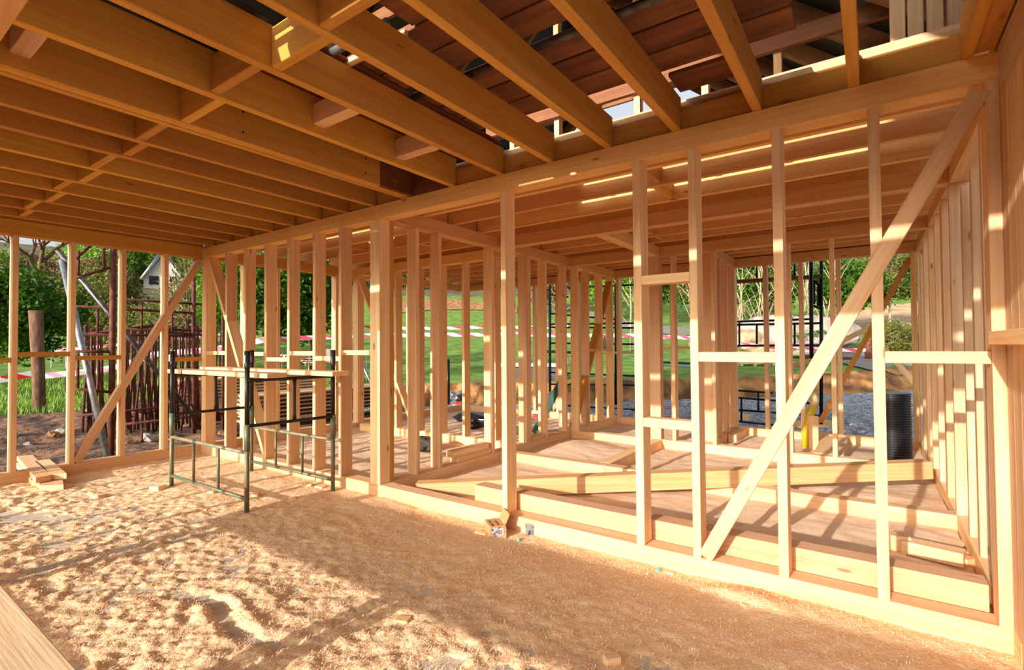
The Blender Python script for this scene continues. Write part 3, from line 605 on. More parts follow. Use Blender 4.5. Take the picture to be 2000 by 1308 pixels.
tube('cap', [(-4.04, 8.7, 1.66), (-4.04, 8.7, 1.678)], .014, TEAL, parent=bt, n=10)
def lump(name, c, s, mt, label, cat, seed=1, sub=3, amp=.35, fr=3., g=None, kind='thing'):
    bm = bmesh.new(); bmesh.ops.create_icosphere(bm, subdivisions=sub, radius=1)
    for v in bm.verts:
        d = 1+amp*(mnoise.noise(v.co*fr*.5+Vector((seed*7.1, seed, 0)))*1.2+.5*mnoise.noise(v.co*fr*1.7+Vector((seed, 0, 3))))
        v.co = Vector((v.co.x*s[0]*d, v.co.y*s[1]*d, max(v.co.z*s[2]*d, -s[2]*.75)))
    me = bpy.data.meshes.new(name); bm.to_mesh(me); bm.free(); o = link(name, me, mt); o.location = (c[0], c[1], c[2]+s[2]*.75); return tag(o, label, cat, g, kind)
p = onZ(0, 832, 880); lump('netting_bundle', p, (.17, .15, .11), plain('dark_net', (52, 44, 38), .9, 0, (90, 76, 64), 40, 1.), 'dark crumpled netting bundle on the back left floor', 'netting', 2)
p = onZ(0, 930, 826); lump('black_bag', p, (.5, .25, .12), CORR, 'rolled black plastic film lying on the far floor', 'plastic film', 3, amp=.2)
p = onZ(0, 925, 845); tube('black_roll', [onZ(.06, 920, 833), onZ(.06, 952, 826)], .07, CORR, 'short black plastic roll in front of the black film', 'roll', n=12)
p = onZ(-.1, 893, 792); lump('trash_bag', (p.x, p.y, -.2), (.35, .3, .3), plain('grey_bag', (120, 116, 116), .3, 0, (30, 28, 30), 6), 'grey and black trash bag behind the far left sill', 'bag', 4)
p = onZ(.0, 899, 790); lump('red_packet', (p.x+.3, p.y-.3, .02), (.2, .1, .06), RED, 'red packet in front of the trash bag', 'packet', 6)
p = onZ(0, 1075, 806); lump('paper_sack', (p.x, p.y, 0), (.2, .2, .3), plain('sack', (200, 176, 150), .9), 'pale paper sack near the green board', 'sack', 8)
p = onZ(0, 1125, 815); slab_at('brick_block', (p.x, p.y), 20, .3, .15, 0, .12, plain('clay', (170, 96, 66), .9), 'reddish block on the floor behind the partition', 'block')
p = onZ(.0, 1050, 818); slab_at('red_tool', (p.x, p.y), 20, .2, .1, 0, .1, RED, 'small red object beside the green board', 'tool')
box('dark_timber', -9.6, -8.3, 7.9, 8.05, -.2, .05, plain('dark_wood', (70, 54, 42), .9), 'dark stained timber outside the far left sill', 'timber')
o = tube('black_post', [onX(-8.6, 875, 790), onX(-8.6, 875, 701)], .05, CORR, 'slim black post outside the far left sill', 'post', n=4)
p = onZ(.02, 1045, 1000-4)

# ------------------------------------------------------------------ terrain
def sstep(a, b, x): t = np.clip((x-a)/(b-a), 0, 1); return t*t*(3-2*t)
def terr(X, Y):
    X = np.asarray(X, float); Y = np.asarray(Y, float)
    s = (X+12)*-.69+(Y-9.3)*.72+(fbm(X*.3, Y*.3, 2, 5)-.5)*2.
    bank = .60*sstep(0, .55, s)*sstep(-13.2, -11.2, X)
    D = np.hypot(X, Y)
    left = .25*sstep(-11, -16, X)
    rise = np.maximum(D-19, 0)*.05+np.maximum(D-30, 0)*.06+np.maximum(D-62, 0)*.09
    z = -.2+np.maximum(bank, left*(1-sstep(0, .5, s)*0))+rise
    rough = (fbm(X*1.3, Y*1.3, 4, 14)-.5)*.22*np.clip((D-6)/4, 0, 1)*np.where(s < 0, 1, .5)*np.where((s < 0) & (X > -11.5) & (Y > 6), .15, 1)
    z = z+rough
    return np.where((X > -8.6) & (X < 1.3) & (Y > -1.8) & (Y < 10), np.minimum(z, -.22), z)
def tz(x, y): return float(terr(x, y))
def onT(x, y, d0=8., d1=260.):
    d = ray(x, y); t = d0
    while t < d1:
        p = CP+d*t
        if p.z < tz(p.x, p.y): return p
        t += .12+t*.004
    return CP+d*d1
def ground(name, x0, x1, y0, y1, st, cut=None):
    X, Y, Fq = grid(x0, x1, y0, y1, st); Z = terr(X, Y); V = np.stack([X, Y, Z], -1).reshape(-1, 3)
    c = V[Fq].mean(1); x, y = c[:, 0], c[:, 1]
    s = (x+12)*-.69+(y-9.3)*.72+(fbm(x*.3, y*.3, 2, 5)-.5)*2.; nn = fbm(x*.7, y*.7, 3, 77)
    D = np.hypot(x, y); mi = np.ones(len(c), int)          # 1 grass
    mi[(s < .75) & (s > -.15) & (x > -13)] = 2              # bank dirt
    mi[(s <= -.15) & (x > -11.8-1.5*nn) & (y > 8)] = 3       # gravel
    mi[((x > -15.6-2.2*nn+.9) & (y <= 8+2*nn) & (s < 0))] = 0 # bare earth by the house
    mi[(x > 1.5) & (s < 0)] = 3
    mi[(D > 95) | ((D > 52) & (y < -.55*x))] = 4
    if cut is not None: k = ~((x > cut[0]) & (x < cut[1]) & (y > cut[2]) & (y < cut[3])); Fq = Fq[k]; mi = mi[k]
    return npmesh(name, V, Fq, [EARTH, GRASS, CLAY, GRAVEL, HILL], True, mi)
EARTH = plain('bare_earth', (136, 100, 70), .95, 0, (74, 54, 40), 2.2, 1., bd=.25, detail=9, coord='Object')
GRASS = plain('meadow_grass', (120, 150, 46), .95, 0, (76, 116, 30), 1.3, .9, bd=.12, detail=10)
HILL = plain('wooded_hillside', (112, 104, 62), .95, 0, (74, 70, 44), .35, 1., bd=1., detail=9)
CLAY = plain('ochre_clay', (196, 142, 82), .95, 0, (110, 76, 46), 1.6, 1., bd=.3, detail=8)
GRAVEL = plain('crushed_gravel', (196, 196, 200), .9, 0, (112, 114, 122), 14, .8, bd=.05, detail=6)
tag(ground('ground', -30, 14, -12, 34, .16), kind='structure')
tag(ground('ground_far', -190, 90, -60, 220, 2., (-29, 13, -11, 33)), kind='structure')
# road ribbon
def ribbon(name, top, bot, n, mt, lift, **k):
    mb = MB(); v = []
    for i in range(n+1):
        t = i/n
        def ip(L):
            f = t*(len(L)-1); a = min(int(f), len(L)-2); f -= a; return (L[a][0]*(1-f)+L[a+1][0]*f, L[a][1]*(1-f)+L[a+1][1]*f)
        P_, Q_ = onT(*ip(top)), onT(*ip(bot))
        for j in range(5):
            w_ = P_.lerp(Q_, j/4); v.append((w_.x, w_.y, tz(w_.x, w_.y)+lift))
    f = [(i*5+j, i*5+j+1, i*5+j+6, i*5+j+5) for i in range(n) for j in range(4)]
    mb.add(v, f); o = mb.build(name, mt, None, True); return tag(o, **k)
ROADM = plain('road_dust', (150, 142, 138), .9, 0, (126, 118, 114), 1.5)
ribbon('road', [(1090, 592), (1180, 616), (1250, 634), (1330, 640), (1430, 650), (1600, 668), (1700, 688), (1830, 700)], [(1090, 600), (1180, 629), (1250, 650), (1330, 655), (1430, 668), (1600, 700), (1700, 726), (1830, 752)], 60, ROADM, .06, kind='structure')
SANDM = plain('sand_bank', (206, 178, 138), .95, 0, (168, 134, 98), 1., .8, bd=.3)
ribbon('sand_bank', [(1400, 610), (1500, 640), (1600, 628), (1660, 606), (1830, 590)], [(1400, 640), (1500, 658), (1600, 662), (1660, 650), (1830, 634)], 40, SANDM, .1, label='pale sand bank beyond the gravel yard', cat='sand bank', kind='thing')
ribbon('dirt_patch', [(780, 590), (860, 584), (930, 590), (1010, 600)], [(780, 612), (860, 606), (930, 606), (1010, 612)], 30, CLAY, .1, label='strip of bare soil across the sunny meadow', cat='soil', kind='thing')
# near grass blades
n = 60000; gx = NR.uniform(-27, -13.5, n); gy = NR.uniform(-3, 14, n); nn = fbm(gx*.7, gy*.7, 3, 77)
s = (gx+12)*-.69+(gy-9.3)*.72
k = (gx < -15.2-2.2*nn+.9) | (s > .9); gx = gx[k]; gy = gy[k]; n = len(gx); gz = terr(gx, gy); th = NR.uniform(0, 6.28, n); hh = NR.uniform(.05, .2, n); ww = NR.uniform(.006, .016, n); lx = NR.uniform(-.06, .06, n); ly = NR.uniform(-.06, .06, n)
P = np.stack([np.stack([gx-np.cos(th)*ww, gy-np.sin(th)*ww, gz-.02], -1), np.stack([gx+np.cos(th)*ww, gy+np.sin(th)*ww, gz-.02], -1), np.stack([gx+lx, gy+ly, gz+hh], -1)], 1).reshape(-1, 3)
tag(npmesh('grass', P, np.arange(n*3).reshape(-1, 3), plain('grass_blade', (140, 168, 52), .7, 0, (92, 132, 34), 2)), 'long green meadow grass beyond the bare earth', 'grass', None, 'stuff')
# pebbles of the gravel yard
n = 26000; gx = NR.uniform(-6, 1.4, n); gy = NR.uniform(9.9, 20.5, n); s = (gx+12)*-.69+(gy-9.3)*.72; k = s < -.3; gx = gx[k]; gy = gy[k]; n = len(gx); gz = terr(gx, gy)+.005; rr = NR.uniform(.02, .06, n)
off = np.array([[1, 0, 0], [-1, 0, 0], [0, 1, 0], [0, -1, 0], [0, 0, 1.]]); 
an = NR.uniform(0, 6.28, n); c_, s_ = np.cos(an), np.sin(an); sq = NR.uniform(.5, 1, n)
P = np.stack([np.stack([gx+(o_[0]*c_-o_[1]*s_*sq)*rr, gy+(o_[0]*s_+o_[1]*c_*sq)*rr, gz+o_[2]*rr*.7], -1) for o_ in off], 1).reshape(-1, 3)
b = np.arange(n)*5; Fq = np.concatenate([np.stack([b+i, b+j, b+4], -1) for i, j in ((0, 2), (2, 1), (1, 3), (3, 0))])
tag(npmesh('gravel', P, Fq, plain('pebble', (206, 208, 214), .8, 0, (122, 124, 134), 7)), 'bluish crushed gravel covering the yard behind the house', 'gravel', None, 'stuff')

# ------------------------------------------------------------------ vegetation
def leafmat(name, c, c2):
    mt, nt, b = newmat(name); oi = nd(nt, 'TexCoord'); n = nd(nt, 'TexNoise'); n.inputs['Scale'].default_value = 1.1; n.inputs['Detail'].default_value = 6
    nt.links.new(oi.outputs['Object'], n.inputs[0]); cc = mixc(nt, mapr(nt, n.outputs[0], .38, .62), lin(c), lin(c2)); nt.links.new(cc, b.inputs['Base Color'])
    b.inputs['Roughness'].default_value = .6; b.inputs['Specular IOR Level'].default_value = .2
    tr = nd(nt, 'BsdfTranslucent'); nt.links.new(cc, tr.inputs[0]); mx = nd(nt, 'MixShader'); mx.inputs[0].default_value = .35
    nt.links.new(b.outputs[0], mx.inputs[1]); nt.links.new(tr.outputs[0], mx.inputs[2]); nt.links.new(mx.outputs[0], nt.nodes['Material Output'].inputs[0]); return mt
LD = leafmat('leaf_dark', (84, 122, 30), (50, 84, 22)); LO = leafmat('leaf_olive', (128, 130, 62), (92, 100, 44)); LG = leafmat('leaf_fresh', (128, 170, 46), (88, 134, 32)); LB = leafmat('leaf_dry', (150, 122, 84), (112, 88, 62))
def foliage(c, rx, rz, ncl, nl, size, seed):
    rs = np.random.RandomState(seed); u = rs.normal(size=(ncl, 3)); u /= np.linalg.norm(u, axis=1)[:, None]; rad = rs.uniform(.45, 1, ncl)[:, None]
    cl = u*rad*np.array([rx, rx, rz])+np.array(c); cl = cl[rs.randint(0, ncl, nl)]
    p = cl+rs.normal(size=(nl, 3))*np.array([rx, rx, rz])*.13
    a = rs.normal(size=(nl, 3)); a /= np.linalg.norm(a, axis=1)[:, None]; b = np.cross(a, rs.normal(size=(nl, 3))); b /= np.linalg.norm(b, axis=1)[:, None]
    s1 = (size*rs.uniform(.6, 1.3, nl))[:, None]; s2 = s1*.55
    P = np.stack([p-a*s1, p-b*s2, p+a*s1, p+b*s2], 1).reshape(-1, 3); return P, np.arange(nl*4).reshape(-1, 4)
def twigs(mb, base, c, rx, rz, n, seed, r0=.05, n0=5):
    rr = random.Random(seed)
    for i in range(n):
        u = Vector((rr.gauss(0, 1), rr.gauss(0, 1), rr.gauss(.3, .8))).normalized(); e = Vector(c)+Vector((u.x*rx, u.y*rx, u.z*rz))*rr.uniform(.6, 1.05)
        s = Vector(base).lerp(Vector(c), rr.uniform(.3, 1)); m_ = s.lerp(e, .5)+Vector((rr.uniform(-.1, .1)*rx, rr.uniform(-.1, .1)*rx, .08*rz))
        mb.tube([s, m_, e], [r0, r0*.6, r0*.15], n0, caps=False)
def tree(name, px, py0, py1, d, wpx, mt, label, cat, nl=5000, size=.09, trunk=None, ncl=60, ntw=30, seed=1, bark=BARK, ground_z=None):
    """crown between image rows py0 (top) and py1 (base), at depth d metres"""
    top = dp(d, px, py0); bt_ = dp(d, px, py1); rx = wpx/2*d/F; rz = (top.z-bt_.z)/2; c = (top+bt_)/2
    gz = tz(c.x, c.y) if ground_z is None else ground_z
    e = empty(name, (c.x, c.y, gz), label, cat)
    P, Fq = foliage(c-e.location, rx, rz, ncl, nl, size, seed); o = npmesh('foliage', P, Fq, mt); o.parent = e; o['kind'] = 'stuff'
    mb = MB(); b0 = Vector((c.x, c.y, gz-.2)); r_ = trunk or .04+.012*rz*2
    mb.tube([b0, b0.lerp(c, .5)+Vector((.05, .05, 0)), c, c+Vector((0, 0, rz*.6))], [r_, r_*.8, r_*.55, r_*.2], 8)
    twigs(mb, b0.lerp(c, .5), c, rx, rz, ntw, seed, r_*.35); mb.build('branches', bark, e)
    return e
tree('leafy_tree', -15, 505, 705, 17, 280, LD, 'dark green spreading tree filling the view behind the first meadow studs', 'tree', 15000, .085, ncl=150, ntw=60, seed=1)
tree('shrub', 190, 520, 690, 30, 150, LO, 'olive shrub behind the silver leaning poles', 'shrub', 6000, .12, seed=2)
tree('shrub', 300, 585, 690, 27, 190, LO, 'low olive shrub below the white house', 'shrub', 7000, .09, ncl=90, ntw=70, seed=33, bark=PALEB)
tree('shrub', 222, 490, 690, 27, 90, LO, 'tall olive willow shrub behind the rusty scaffold', 'shrub', 5000, .10, ncl=80, ntw=60, seed=3, bark=PALEB)
tree('shrub', 365, 505, 700, 24, 130, LO, 'twiggy shrub in front of the far house', 'shrub', 3000, .08, ntw=150, seed=4, bark=PALEB)
tree('leafy_tree', 430, 500, 650, 22, 90, LG, 'fresh green tree beside the meadow corner post', 'tree', 6000, .09, seed=5)
tree('leafy_tree', 540, 490, 665, 18, 150, LD, 'dense green tree seen between the middle studs', 'tree', 12000, .08, ncl=110, seed=6)
tree('leafy_tree', 605, 505, 660, 19, 120, LD, 'second green tree seen between the middle studs', 'tree', 9000, .08, seed=7)
tree('leafy_tree', 655, 560, 655, 24, 60, LG, 'small fresh green tree left of the thick post', 'tree', 4000, .09, seed=8)
for i, (px, y0, y1, d, w_, mt, lb_) in enumerate(((0, 492, 640, 95, 120, LG, 'pale green tree on the far left hillside'), (158, 470, 580, 120, 110, LG, 'bright green tree on the hill top beside the bare tree'), (230, 450, 600, 110, 200, LG, 'light green wood on the hill above the rusty scaffold'), (340, 440, 560, 115, 170, LD, 'dark green wood on the hill above the far house'), (450, 430, 580, 105, 180, LO, 'olive wood on the hill behind the corner post'),
        (85, 505, 610, 80, 130, LB, 'brown bare thicket on the left slope'), (45, 500, 600, 78, 120, LB, 'brown thicket under the leafless tree'), (185, 500, 600, 75, 120, LB, 'brown thicket above the silver poles'), (560, 430, 580, 100, 200, LG, 'hill wood behind the middle studs'), (670, 440, 575, 110, 160, LD, 'hill wood left of the thick post'), (800, 470, 575, 110, 180, LD, 'distant wood above the sunny meadow'), (930, 480, 575, 120, 180, LG, 'distant wood right of the thick post'),
        (1080, 480, 585, 70, 160, LB, 'dry thicket behind the partition end'), (1180, 470, 600, 60, 150, LG, 'green thicket behind the partition end'), (1290, 480, 600, 55, 140, LD, 'dark thicket behind the close pair of studs'), (1400, 470, 610, 50, 140, LB, 'dry thicket between the close pair of studs'), (1500, 470, 610, 42, 150, LD, 'dark green thicket behind the bare saplings'))):
    tree('leafy_tree', px, y0, y1, d, w_, mt, lb_, 'tree', 4500, .32 if d > 60 else .2, ncl=60, ntw=30, seed=20+i)
tree('leafy_tree', 1645, 500, 605, 33, 130, LD, 'dense green bush right of the far black scaffold', 'bush', 9000, .12, ncl=90, seed=50)
tree('leafy_tree', 1735, 480, 590, 34, 140, LO, 'yellowish bush seen under the far brace', 'bush', 7000, .11, seed=51, ntw=120, bark=PALEB)
tree('leafy_tree', 1820, 480, 600, 32, 90, LD, 'bush hidden partly by the right wall', 'bush', 4000, .12, seed=52)
tree('shrub', 1750, 625, 690, 24, 120, LO, 'low leafy shrub above the black pipe', 'shrub', 5000, .06, seed=53, ntw=60, bark=PALEB)
tree('shrub', 1570, 640, 665, 26, 90, LD, 'low dark shrub at the foot of the pale rock', 'shrub', 3000, .06, seed=54)
tree('conifer', 262, 470, 545, 60, 50, LD, 'dark cypress like tree above the ochre house', 'tree', 4000, .15, seed=55)
# tall bare saplings
rr = random.Random(3)
for i, px in enumerate((1262, 1345, 1375, 1437, 1452, 1468, 1480, 1497, 1515, 1537, 1560, 1578, 1600, 1618, 1090, 1110, 1150, 1230)):
    d = 27+rr.uniform(-3, 5); b0 = dp(d, px, 612); gz = tz(b0.x, b0.y); b0.z = gz-.1; Hh = rr.uniform(4.5, 7); mb = MB(); ln = Vector((rr.uniform(-.7, 1.), rr.uniform(-.5, .5), Hh))
    mb.tube([b0, b0+ln*.5+Vector((.1, 0, 0)), b0+ln], [.05, .035, .01], 6)
    for k in range(9):
        s = b0+ln*rr.uniform(.15, .8); e_ = s+Vector((rr.uniform(-1.3, 1.3), rr.uniform(-1, 1), rr.uniform(.6, 2.4))); mb.tube([s, s.lerp(e_, .5)+Vector((0, 0, .1)), e_], [.022, .014, .004], 5, caps=False)
    o = mb.build('bare_sapling', PALEB, None, True, (b0.x, b0.y, gz)); tag(o, 'pale bare sapling with thin branches beyond the gravel yard', 'sapling', 'bare saplings beyond the gravel yard', 'thing')
# bare tree on the hill
mb = MB(); b0 = dp(60, 78, 520); b0.z = tz(b0.x, b0.y)-.5; rr = random.Random(9)
def br_(p, d, L, r, k):
    q = p+d*L; mb.tube([p, (p+q)/2+Vector((rr.uniform(-.1, .1), 0, rr.uniform(-.1, .1)))*L, q], [r, r*.85, r*.65], 6 if k > 1 else 4, caps=False)
    if k: 
        for _ in range(3): br_(p.lerp(q, rr.uniform(.55, 1)), (d+Vector((rr.uniform(-.7, .7), rr.uniform(-.7, .7), rr.uniform(-.2, .45)))).normalized(), L*.72, r*.58, k-1)
tp = dp(60, 80, 440); br_(b0, Vector((.02, 0, 1)), (tp.z-b0.z)*.5, .45, 5)
tag(mb.build('bare_tree', BARK, None, True, b0), 'leafless dark tree against the sky on the hill', 'tree', None, 'thing')

# ------------------------------------------------------------------ outside things, meadow side
fp = onX(-16.2, 78, 826); mb = MB(); gz = fp.z; mb.tube([(fp.x, fp.y, tz(fp.x, fp.y)-.2), (fp.x-.02, fp.y-.03, gz+1.1), (fp.x-.04, fp.y-.09, gz+2.68)], [.125, .12, .135], 12)
o = mb.build('fence_post', BARK, None, True, (fp.x, fp.y, gz)); tag(o, 'rough round fence post wrapped with barrier tape in the meadow', 'fence post', None, 'thing')
def tapemat(name, c1, c2, sc):
    mt, nt, b = newmat(name); tc = nd(nt, 'UVMap'); w_ = nd(nt, 'TexWave', wave_type='BANDS', bands_direction='DIAGONAL', wave_profile='SIN'); w_.inputs['Scale'].default_value = sc
    sx = nd(nt, 'SeparateXYZ'); nt.links.new(tc.outputs[0], sx.inputs[0]); ad = nd(nt, 'Math', operation='ADD'); nt.links.new(sx.outputs[0], ad.inputs[0]); nt.links.new(sx.outputs[1], ad.inputs[1])
    fr = nd(nt, 'Math', operation='FRACT'); nt.links.new(ad.outputs[0], fr.inputs[0]); gt = nd(nt, 'Math', operation='GREATER_THAN'); gt.inputs[1].default_value = .5; nt.links.new(fr.outputs[0], gt.inputs[0])
    nt.links.new(mixc(nt, gt.outputs[0], lin(c1), lin(c2)), b.inputs['Base Color']); b.inputs['Roughness'].default_value = .5; return mt
TAPE = tapemat('barrier_tape_red', (238, 228, 228), (214, 44, 38), 1); TAPE2 = tapemat('barrier_tape_pink', (240, 232, 234), (226, 84, 110), 1)
def tape(pts, wd, mt, label, per=.4, g='barrier tape'):
    P_ = []
    for a, b_ in zip(pts[:-1], pts[1:]):
        for i in range(6):
            t = i/6; q = a.lerp(b_, t); q = q+Vector((0, 0, -.10*math.sin(math.pi*t)*min(1, (b_-a).length*.06))); P_.append(q)
    P_.append(pts[-1]); me = bpy.data.meshes.new('barrier_tape'); v = []; us = []; L = 0
    for i, q in enumerate(P_):
        if i: L += (q-P_[i-1]).length
        tw = .25*math.sin(L*1.1); up = Vector((tw*.3, tw*.3, 1)).normalized(); v += [tuple(q+up*wd/2-P_[0]), tuple(q-up*wd/2-P_[0])]; us += [(L/per, .5), (L/per, 0)]
    me.from_pydata(v, [], [(2*i, 2*i+1, 2*i+3, 2*i+2) for i in range(len(P_)-1)]); uvl = me.uv_layers.new(name='UVMap')
    for lp in me.loops: uvl.data[lp.index].uv = us[lp.vertex_index]
    o = link('barrier_tape', me, mt); o.location = P_[0]; md = o.modifiers.new('thickness', 'SOLIDIFY'); md.thickness = .004; return tag(o, label, 'barrier tape', g, 'thing')
q = lambda d, x, y: dp(d, x, y)
tape([q(14.5, -60, 750), q(14.5, 0, 741), q(15, 72, 728)], .20, TAPE, 'red and white barrier tape left of the fence post', .8)
tape([q(15, 84, 734), q(15, 200, 722), q(15, 240, 712), q(15, 300, 692), q(15, 345, 688), q(15, 430, 680), q(14, 520, 662)], .16, TAPE2, 'pink and white barrier tape running right from the fence post', .7)
tape([q(21, 100, 684), q(21, 150, 680), q(21, 215, 674), q(21, 300, 665), q(21, 430, 655)], .13, TAPE, 'red and white barrier tape farther back in the meadow', .9)
tape([q(15, 520, 664), q(16, 580, 660), q(17, 700, 655), q(18, 850, 653), q(19, 1000, 652), q(20, 1240, 655)], .14, TAPE2, 'pale pink barrier tape crossing the sunny meadow', .9)
tape([q(20, 566, 640), q(20, 700, 638), q(20, 850, 641), q(20, 940, 638), q(20, 1060, 639), q(20, 1110, 636)], .12, TAPE, 'red and white upper barrier tape crossing the meadow', .9)
tape([q(22, 1240, 655), q(22, 1330, 658), q(22, 1436, 671), q(22, 1520, 678), q(22, 1600, 682), q(22, 1694, 683)], .16, TAPE2, 'pink and white barrier tape in front of the road', .9)
p = q(22, 1697, 740); mb = MB(); mb.tube([(p.x, p.y, tz(p.x, p.y)-.3), (p.x, p.y, q(22, 1697, 645).z)], .13, 10); tag(mb.build('fence_post', plain('red_bark', (130, 72, 50), .9, 0, (80, 46, 36), 12), None, True, (p.x, p.y, tz(p.x, p.y))), 'reddish post holding the tape end by the road', 'fence post', None, 'thing')
rr = random.Random(5)
for i, px in enumerate((22, 100, 128, 196, 550, 601, 690, 716, 826, 912)):
    a = q(16.5, px, 690); z0_ = tz(a.x, a.y); tube('wire_stake', [(a.x, a.y, z0_-.1), (a.x+rr.uniform(-.1, .1), a.y, z0_+1.35)], .012, GALV, 'thin wire fence stake in the meadow', 'stake', group='thin wire fence stakes in the meadow', n=5)
# leaning galvanised poles
tube('leaning_pole', [onX(-9.15, 210, 893), onX(-10.6, 121, 508)], .045, GALV, 'silver steel pole leaning left outside the meadow wall', 'pole', n=12)
tube('leaning_pole', [onX(-10.2, 378, 812), onX(-10.6, 112, 488)], .04, PIPE, 'grey steel pole slanting down behind the rusty scaffold', 'pole', n=12)
tube('leaning_pole', [onX(-14, 276, 545), onX(-14, 313, 496)], .04, GALV, 'short silver pole slanting in front of the far house', 'pole', n=10)
# rusty scaffold tower outside
XA, XB = -9.7, -10.9
def seg(mb, Xp, a, b, r): mb.tube([onX(Xp, *a), onX(Xp, *b)], r, 8)
e = empty('rusty_scaffold', onX(XA, 216, 905), 'rusty brown scaffold tower standing outside the meadow wall', 'scaffold')
def rp(name, Xp, a, b, r=.025, X2=None): tube(name, [onX(Xp, *a), onX(X2 or Xp, *b)], r, RUST, parent=e)
rp('post', XA, (217, 908), (222, 430), .045); rp('post', XB, (379, 868), (378, 480), .04); rp('post', XB, (436, 860), (436, 600), .035)
for (x0, y0, x1, y1) in ((148, 505, 178, 478), (148, 543, 220, 521), (148, 598, 375, 611), (148, 652, 378, 656), (222, 583, 395, 594), (222, 640, 395, 654), (148, 686, 222, 687), (148, 759, 222, 766), (148, 812, 379, 789), (246, 828, 440, 806)):
    rp('rail', XA if x1 < 230 else XB, (x0, y0), (x1, y1), .022)
for (x, y0, y1) in ((153, 490, 538), (203, 470, 524), (191, 604, 650), (277, 590, 648), (336, 598, 652), (199, 690, 762), (152, 690, 760), (277, 825, 885), (336, 800, 850)): rp('spindle', XA if x < 230 and y0 != 604 else XB, (x, y0), (x, y1), .02)
# stack of leaning rusty frames
rr = random.Random(12)
for i in range(20):
    px = 170 + i*13.2 + rr.uniform(-3, 3); Xp = -11.2-rr.uniform(0, 1.2); yb = 862-rr.uniform(0, 26); hw = rr.uniform(9, 16)
    if 195 < px < 228: continue
    mb = MB(); ty = 640+rr.uniform(-4, 8); ay = 735+rr.uniform(-12, 12)
    for sx in (-1, 1): mb.tube([onX(Xp, px+sx*hw*.9, yb), onX(Xp, px+sx*2.5, ay), onX(Xp-.1, px+sx*3.5, ty)], .024, 6)
    mb.tube([onX(Xp, px-hw*.5, yb-40), onX(Xp, px+hw*.5, yb-36)], .018, 6); mb.tube([onX(Xp, px, ay), onX(Xp, px+hw*.3, yb-8)], .018, 6); mb.tube([onX(Xp-.1, px-3.5, ty), onX(Xp-.1, px+3.5, ty)], .02, 6)
    o = mb.build('scaffold_trestle', RUST, None, True, onX(Xp, px, yb)); tag(o, 'rusty trestle frame leaning upright in the stack outside', 'trestle', 'rusty trestle frames stacked outside the meadow wall', 'thing')
tube('rusty_beam', [onX(-11, 150, 656), onX(-11, 300, 636)], .03, RUST, 'rusty bar lying over the left part of the trestle stack', 'bar'); tube('rusty_beam', [onX(-11.3, 262, 640), onX(-11.3, 400, 646)], .03, RUST, 'rusty bar lying over the right part of the trestle stack', 'bar')
# lumber stack outside
rr = random.Random(8); X0, X1 = -13.4, -12.6
lx = onX(-12.9, 280, 790)
for k in range(7):
    for j in range(3):
        z0_ = .28+k*.075; yy0 = 5.0+rr.uniform(-.15, .15)+j*.0; xx = -13.2+j*.24
        box('lumber_board', xx, xx+.22, yy0, 8.6+rr.uniform(-.3, .2), z0_, z0_+.05, W, 'board in the far lumber stack behind the trestles', 'board', 'boards of the far lumber stack')
for k in range(7):
    for j in range(3):
        z0_ = -.02+k*.085; xx = -11.0+j*.27
        box('lumber_board', xx, xx+.25, 5.3+rr.uniform(-.1, .1), 9.6+rr.uniform(-.3, .4), z0_, z0_+.032, WP, 'thin plank in the lumber stack outside the back left room', 'plank', 'thin planks of the near lumber stack')
for yy in (5.6, 7.4, 9.2): box('bearer', -11.1, -10.15, yy, yy+.12, -.25, -.02, WD, 'bearer under the near lumber stack', 'bearer', 'bearers under the near lumber stack')
for yy in (5.6, 8.0): box('bearer', -13.3, -12.4, yy, yy+.12, -.2, .28, WD, 'bearer under the far lumber stack', 'bearer', 'bearers under the far lumber stack')
# pallets
def pallet(c, rot, tilt, label):
    e = empty('pallet', c, label, 'pallet', 'wooden pallets in the meadow'); 
    for k in range(5): o = link('slat', boxmesh('slat', 1.2, .13, .022), WP, e); o.location = (0, -.4+k*.2, .12)
    for k in (-.5, 0, .5): o = link('bearer', boxmesh('bearer', .09, .95, .09), WP, e); o.location = (k, 0, .06)
    e.rotation_euler = (tilt, 0, rot)
for i, (px, py, d, r_) in enumerate(((565, 706, 17, .3), (560, 694, 17.6, .1), (625, 700, 18, .8), (612, 708, 17.2, -.2), (1470, 722, 21, .4), (1540, 728, 20.5, .1))):
    p = q(d, px, py); p.z = max(p.z-.1, tz(p.x, p.y)); pallet(p, r_, 0, ('pallet lowest in the heap left of the grey block', 'pallet on top of the heap left of the grey block', 'pallet beside the grey block', 'broken pallet in the heap near the grey block', 'pallet on the lawn left of the black scaffold', 'pallet on the lawn by the black scaffold')[i])
p = q(16, 647, 690); slab_at('concrete_block', (p.x, p.y), 30, .55, .4, p.z-.12, .26, STONE, 'grey concrete block lying in the meadow', 'block')
p = q(10.8, 715, 740); tube('leaning_pole', [q(10.6, 700, 695), q(10.4, 735, 770)], .03, GALV, 'thin silver pole seen left of the thick post', 'pole')
# stones on the bare earth
for i, (px, py, s) in enumerate(((120, 848, .13), (103, 852, .1), (292, 862, .14), (250, 868, .1), (55, 870, .08), (330, 860, .12), (175, 805, .1), (440, 850, .12), (28, 850, .07))):
    p = onT(px, py, 7); lump('field_stone', (p.x, p.y, p.z-.03), (s*1.4, s, s*.7), STONE if i % 2 == 0 else CLAY, ('pale stone lying left of the second meadow stud', 'brown clod beside the pale stone', 'pale clod under the trestles', 'brown clod under the trestles', 'small pale stone near the first stud', 'ochre clod right of the trestles', 'pale stone behind the silver pole', 'ochre clod behind the scaffold', 'pale chip of stone at the far left')[i], 'stone', i+1, 2)
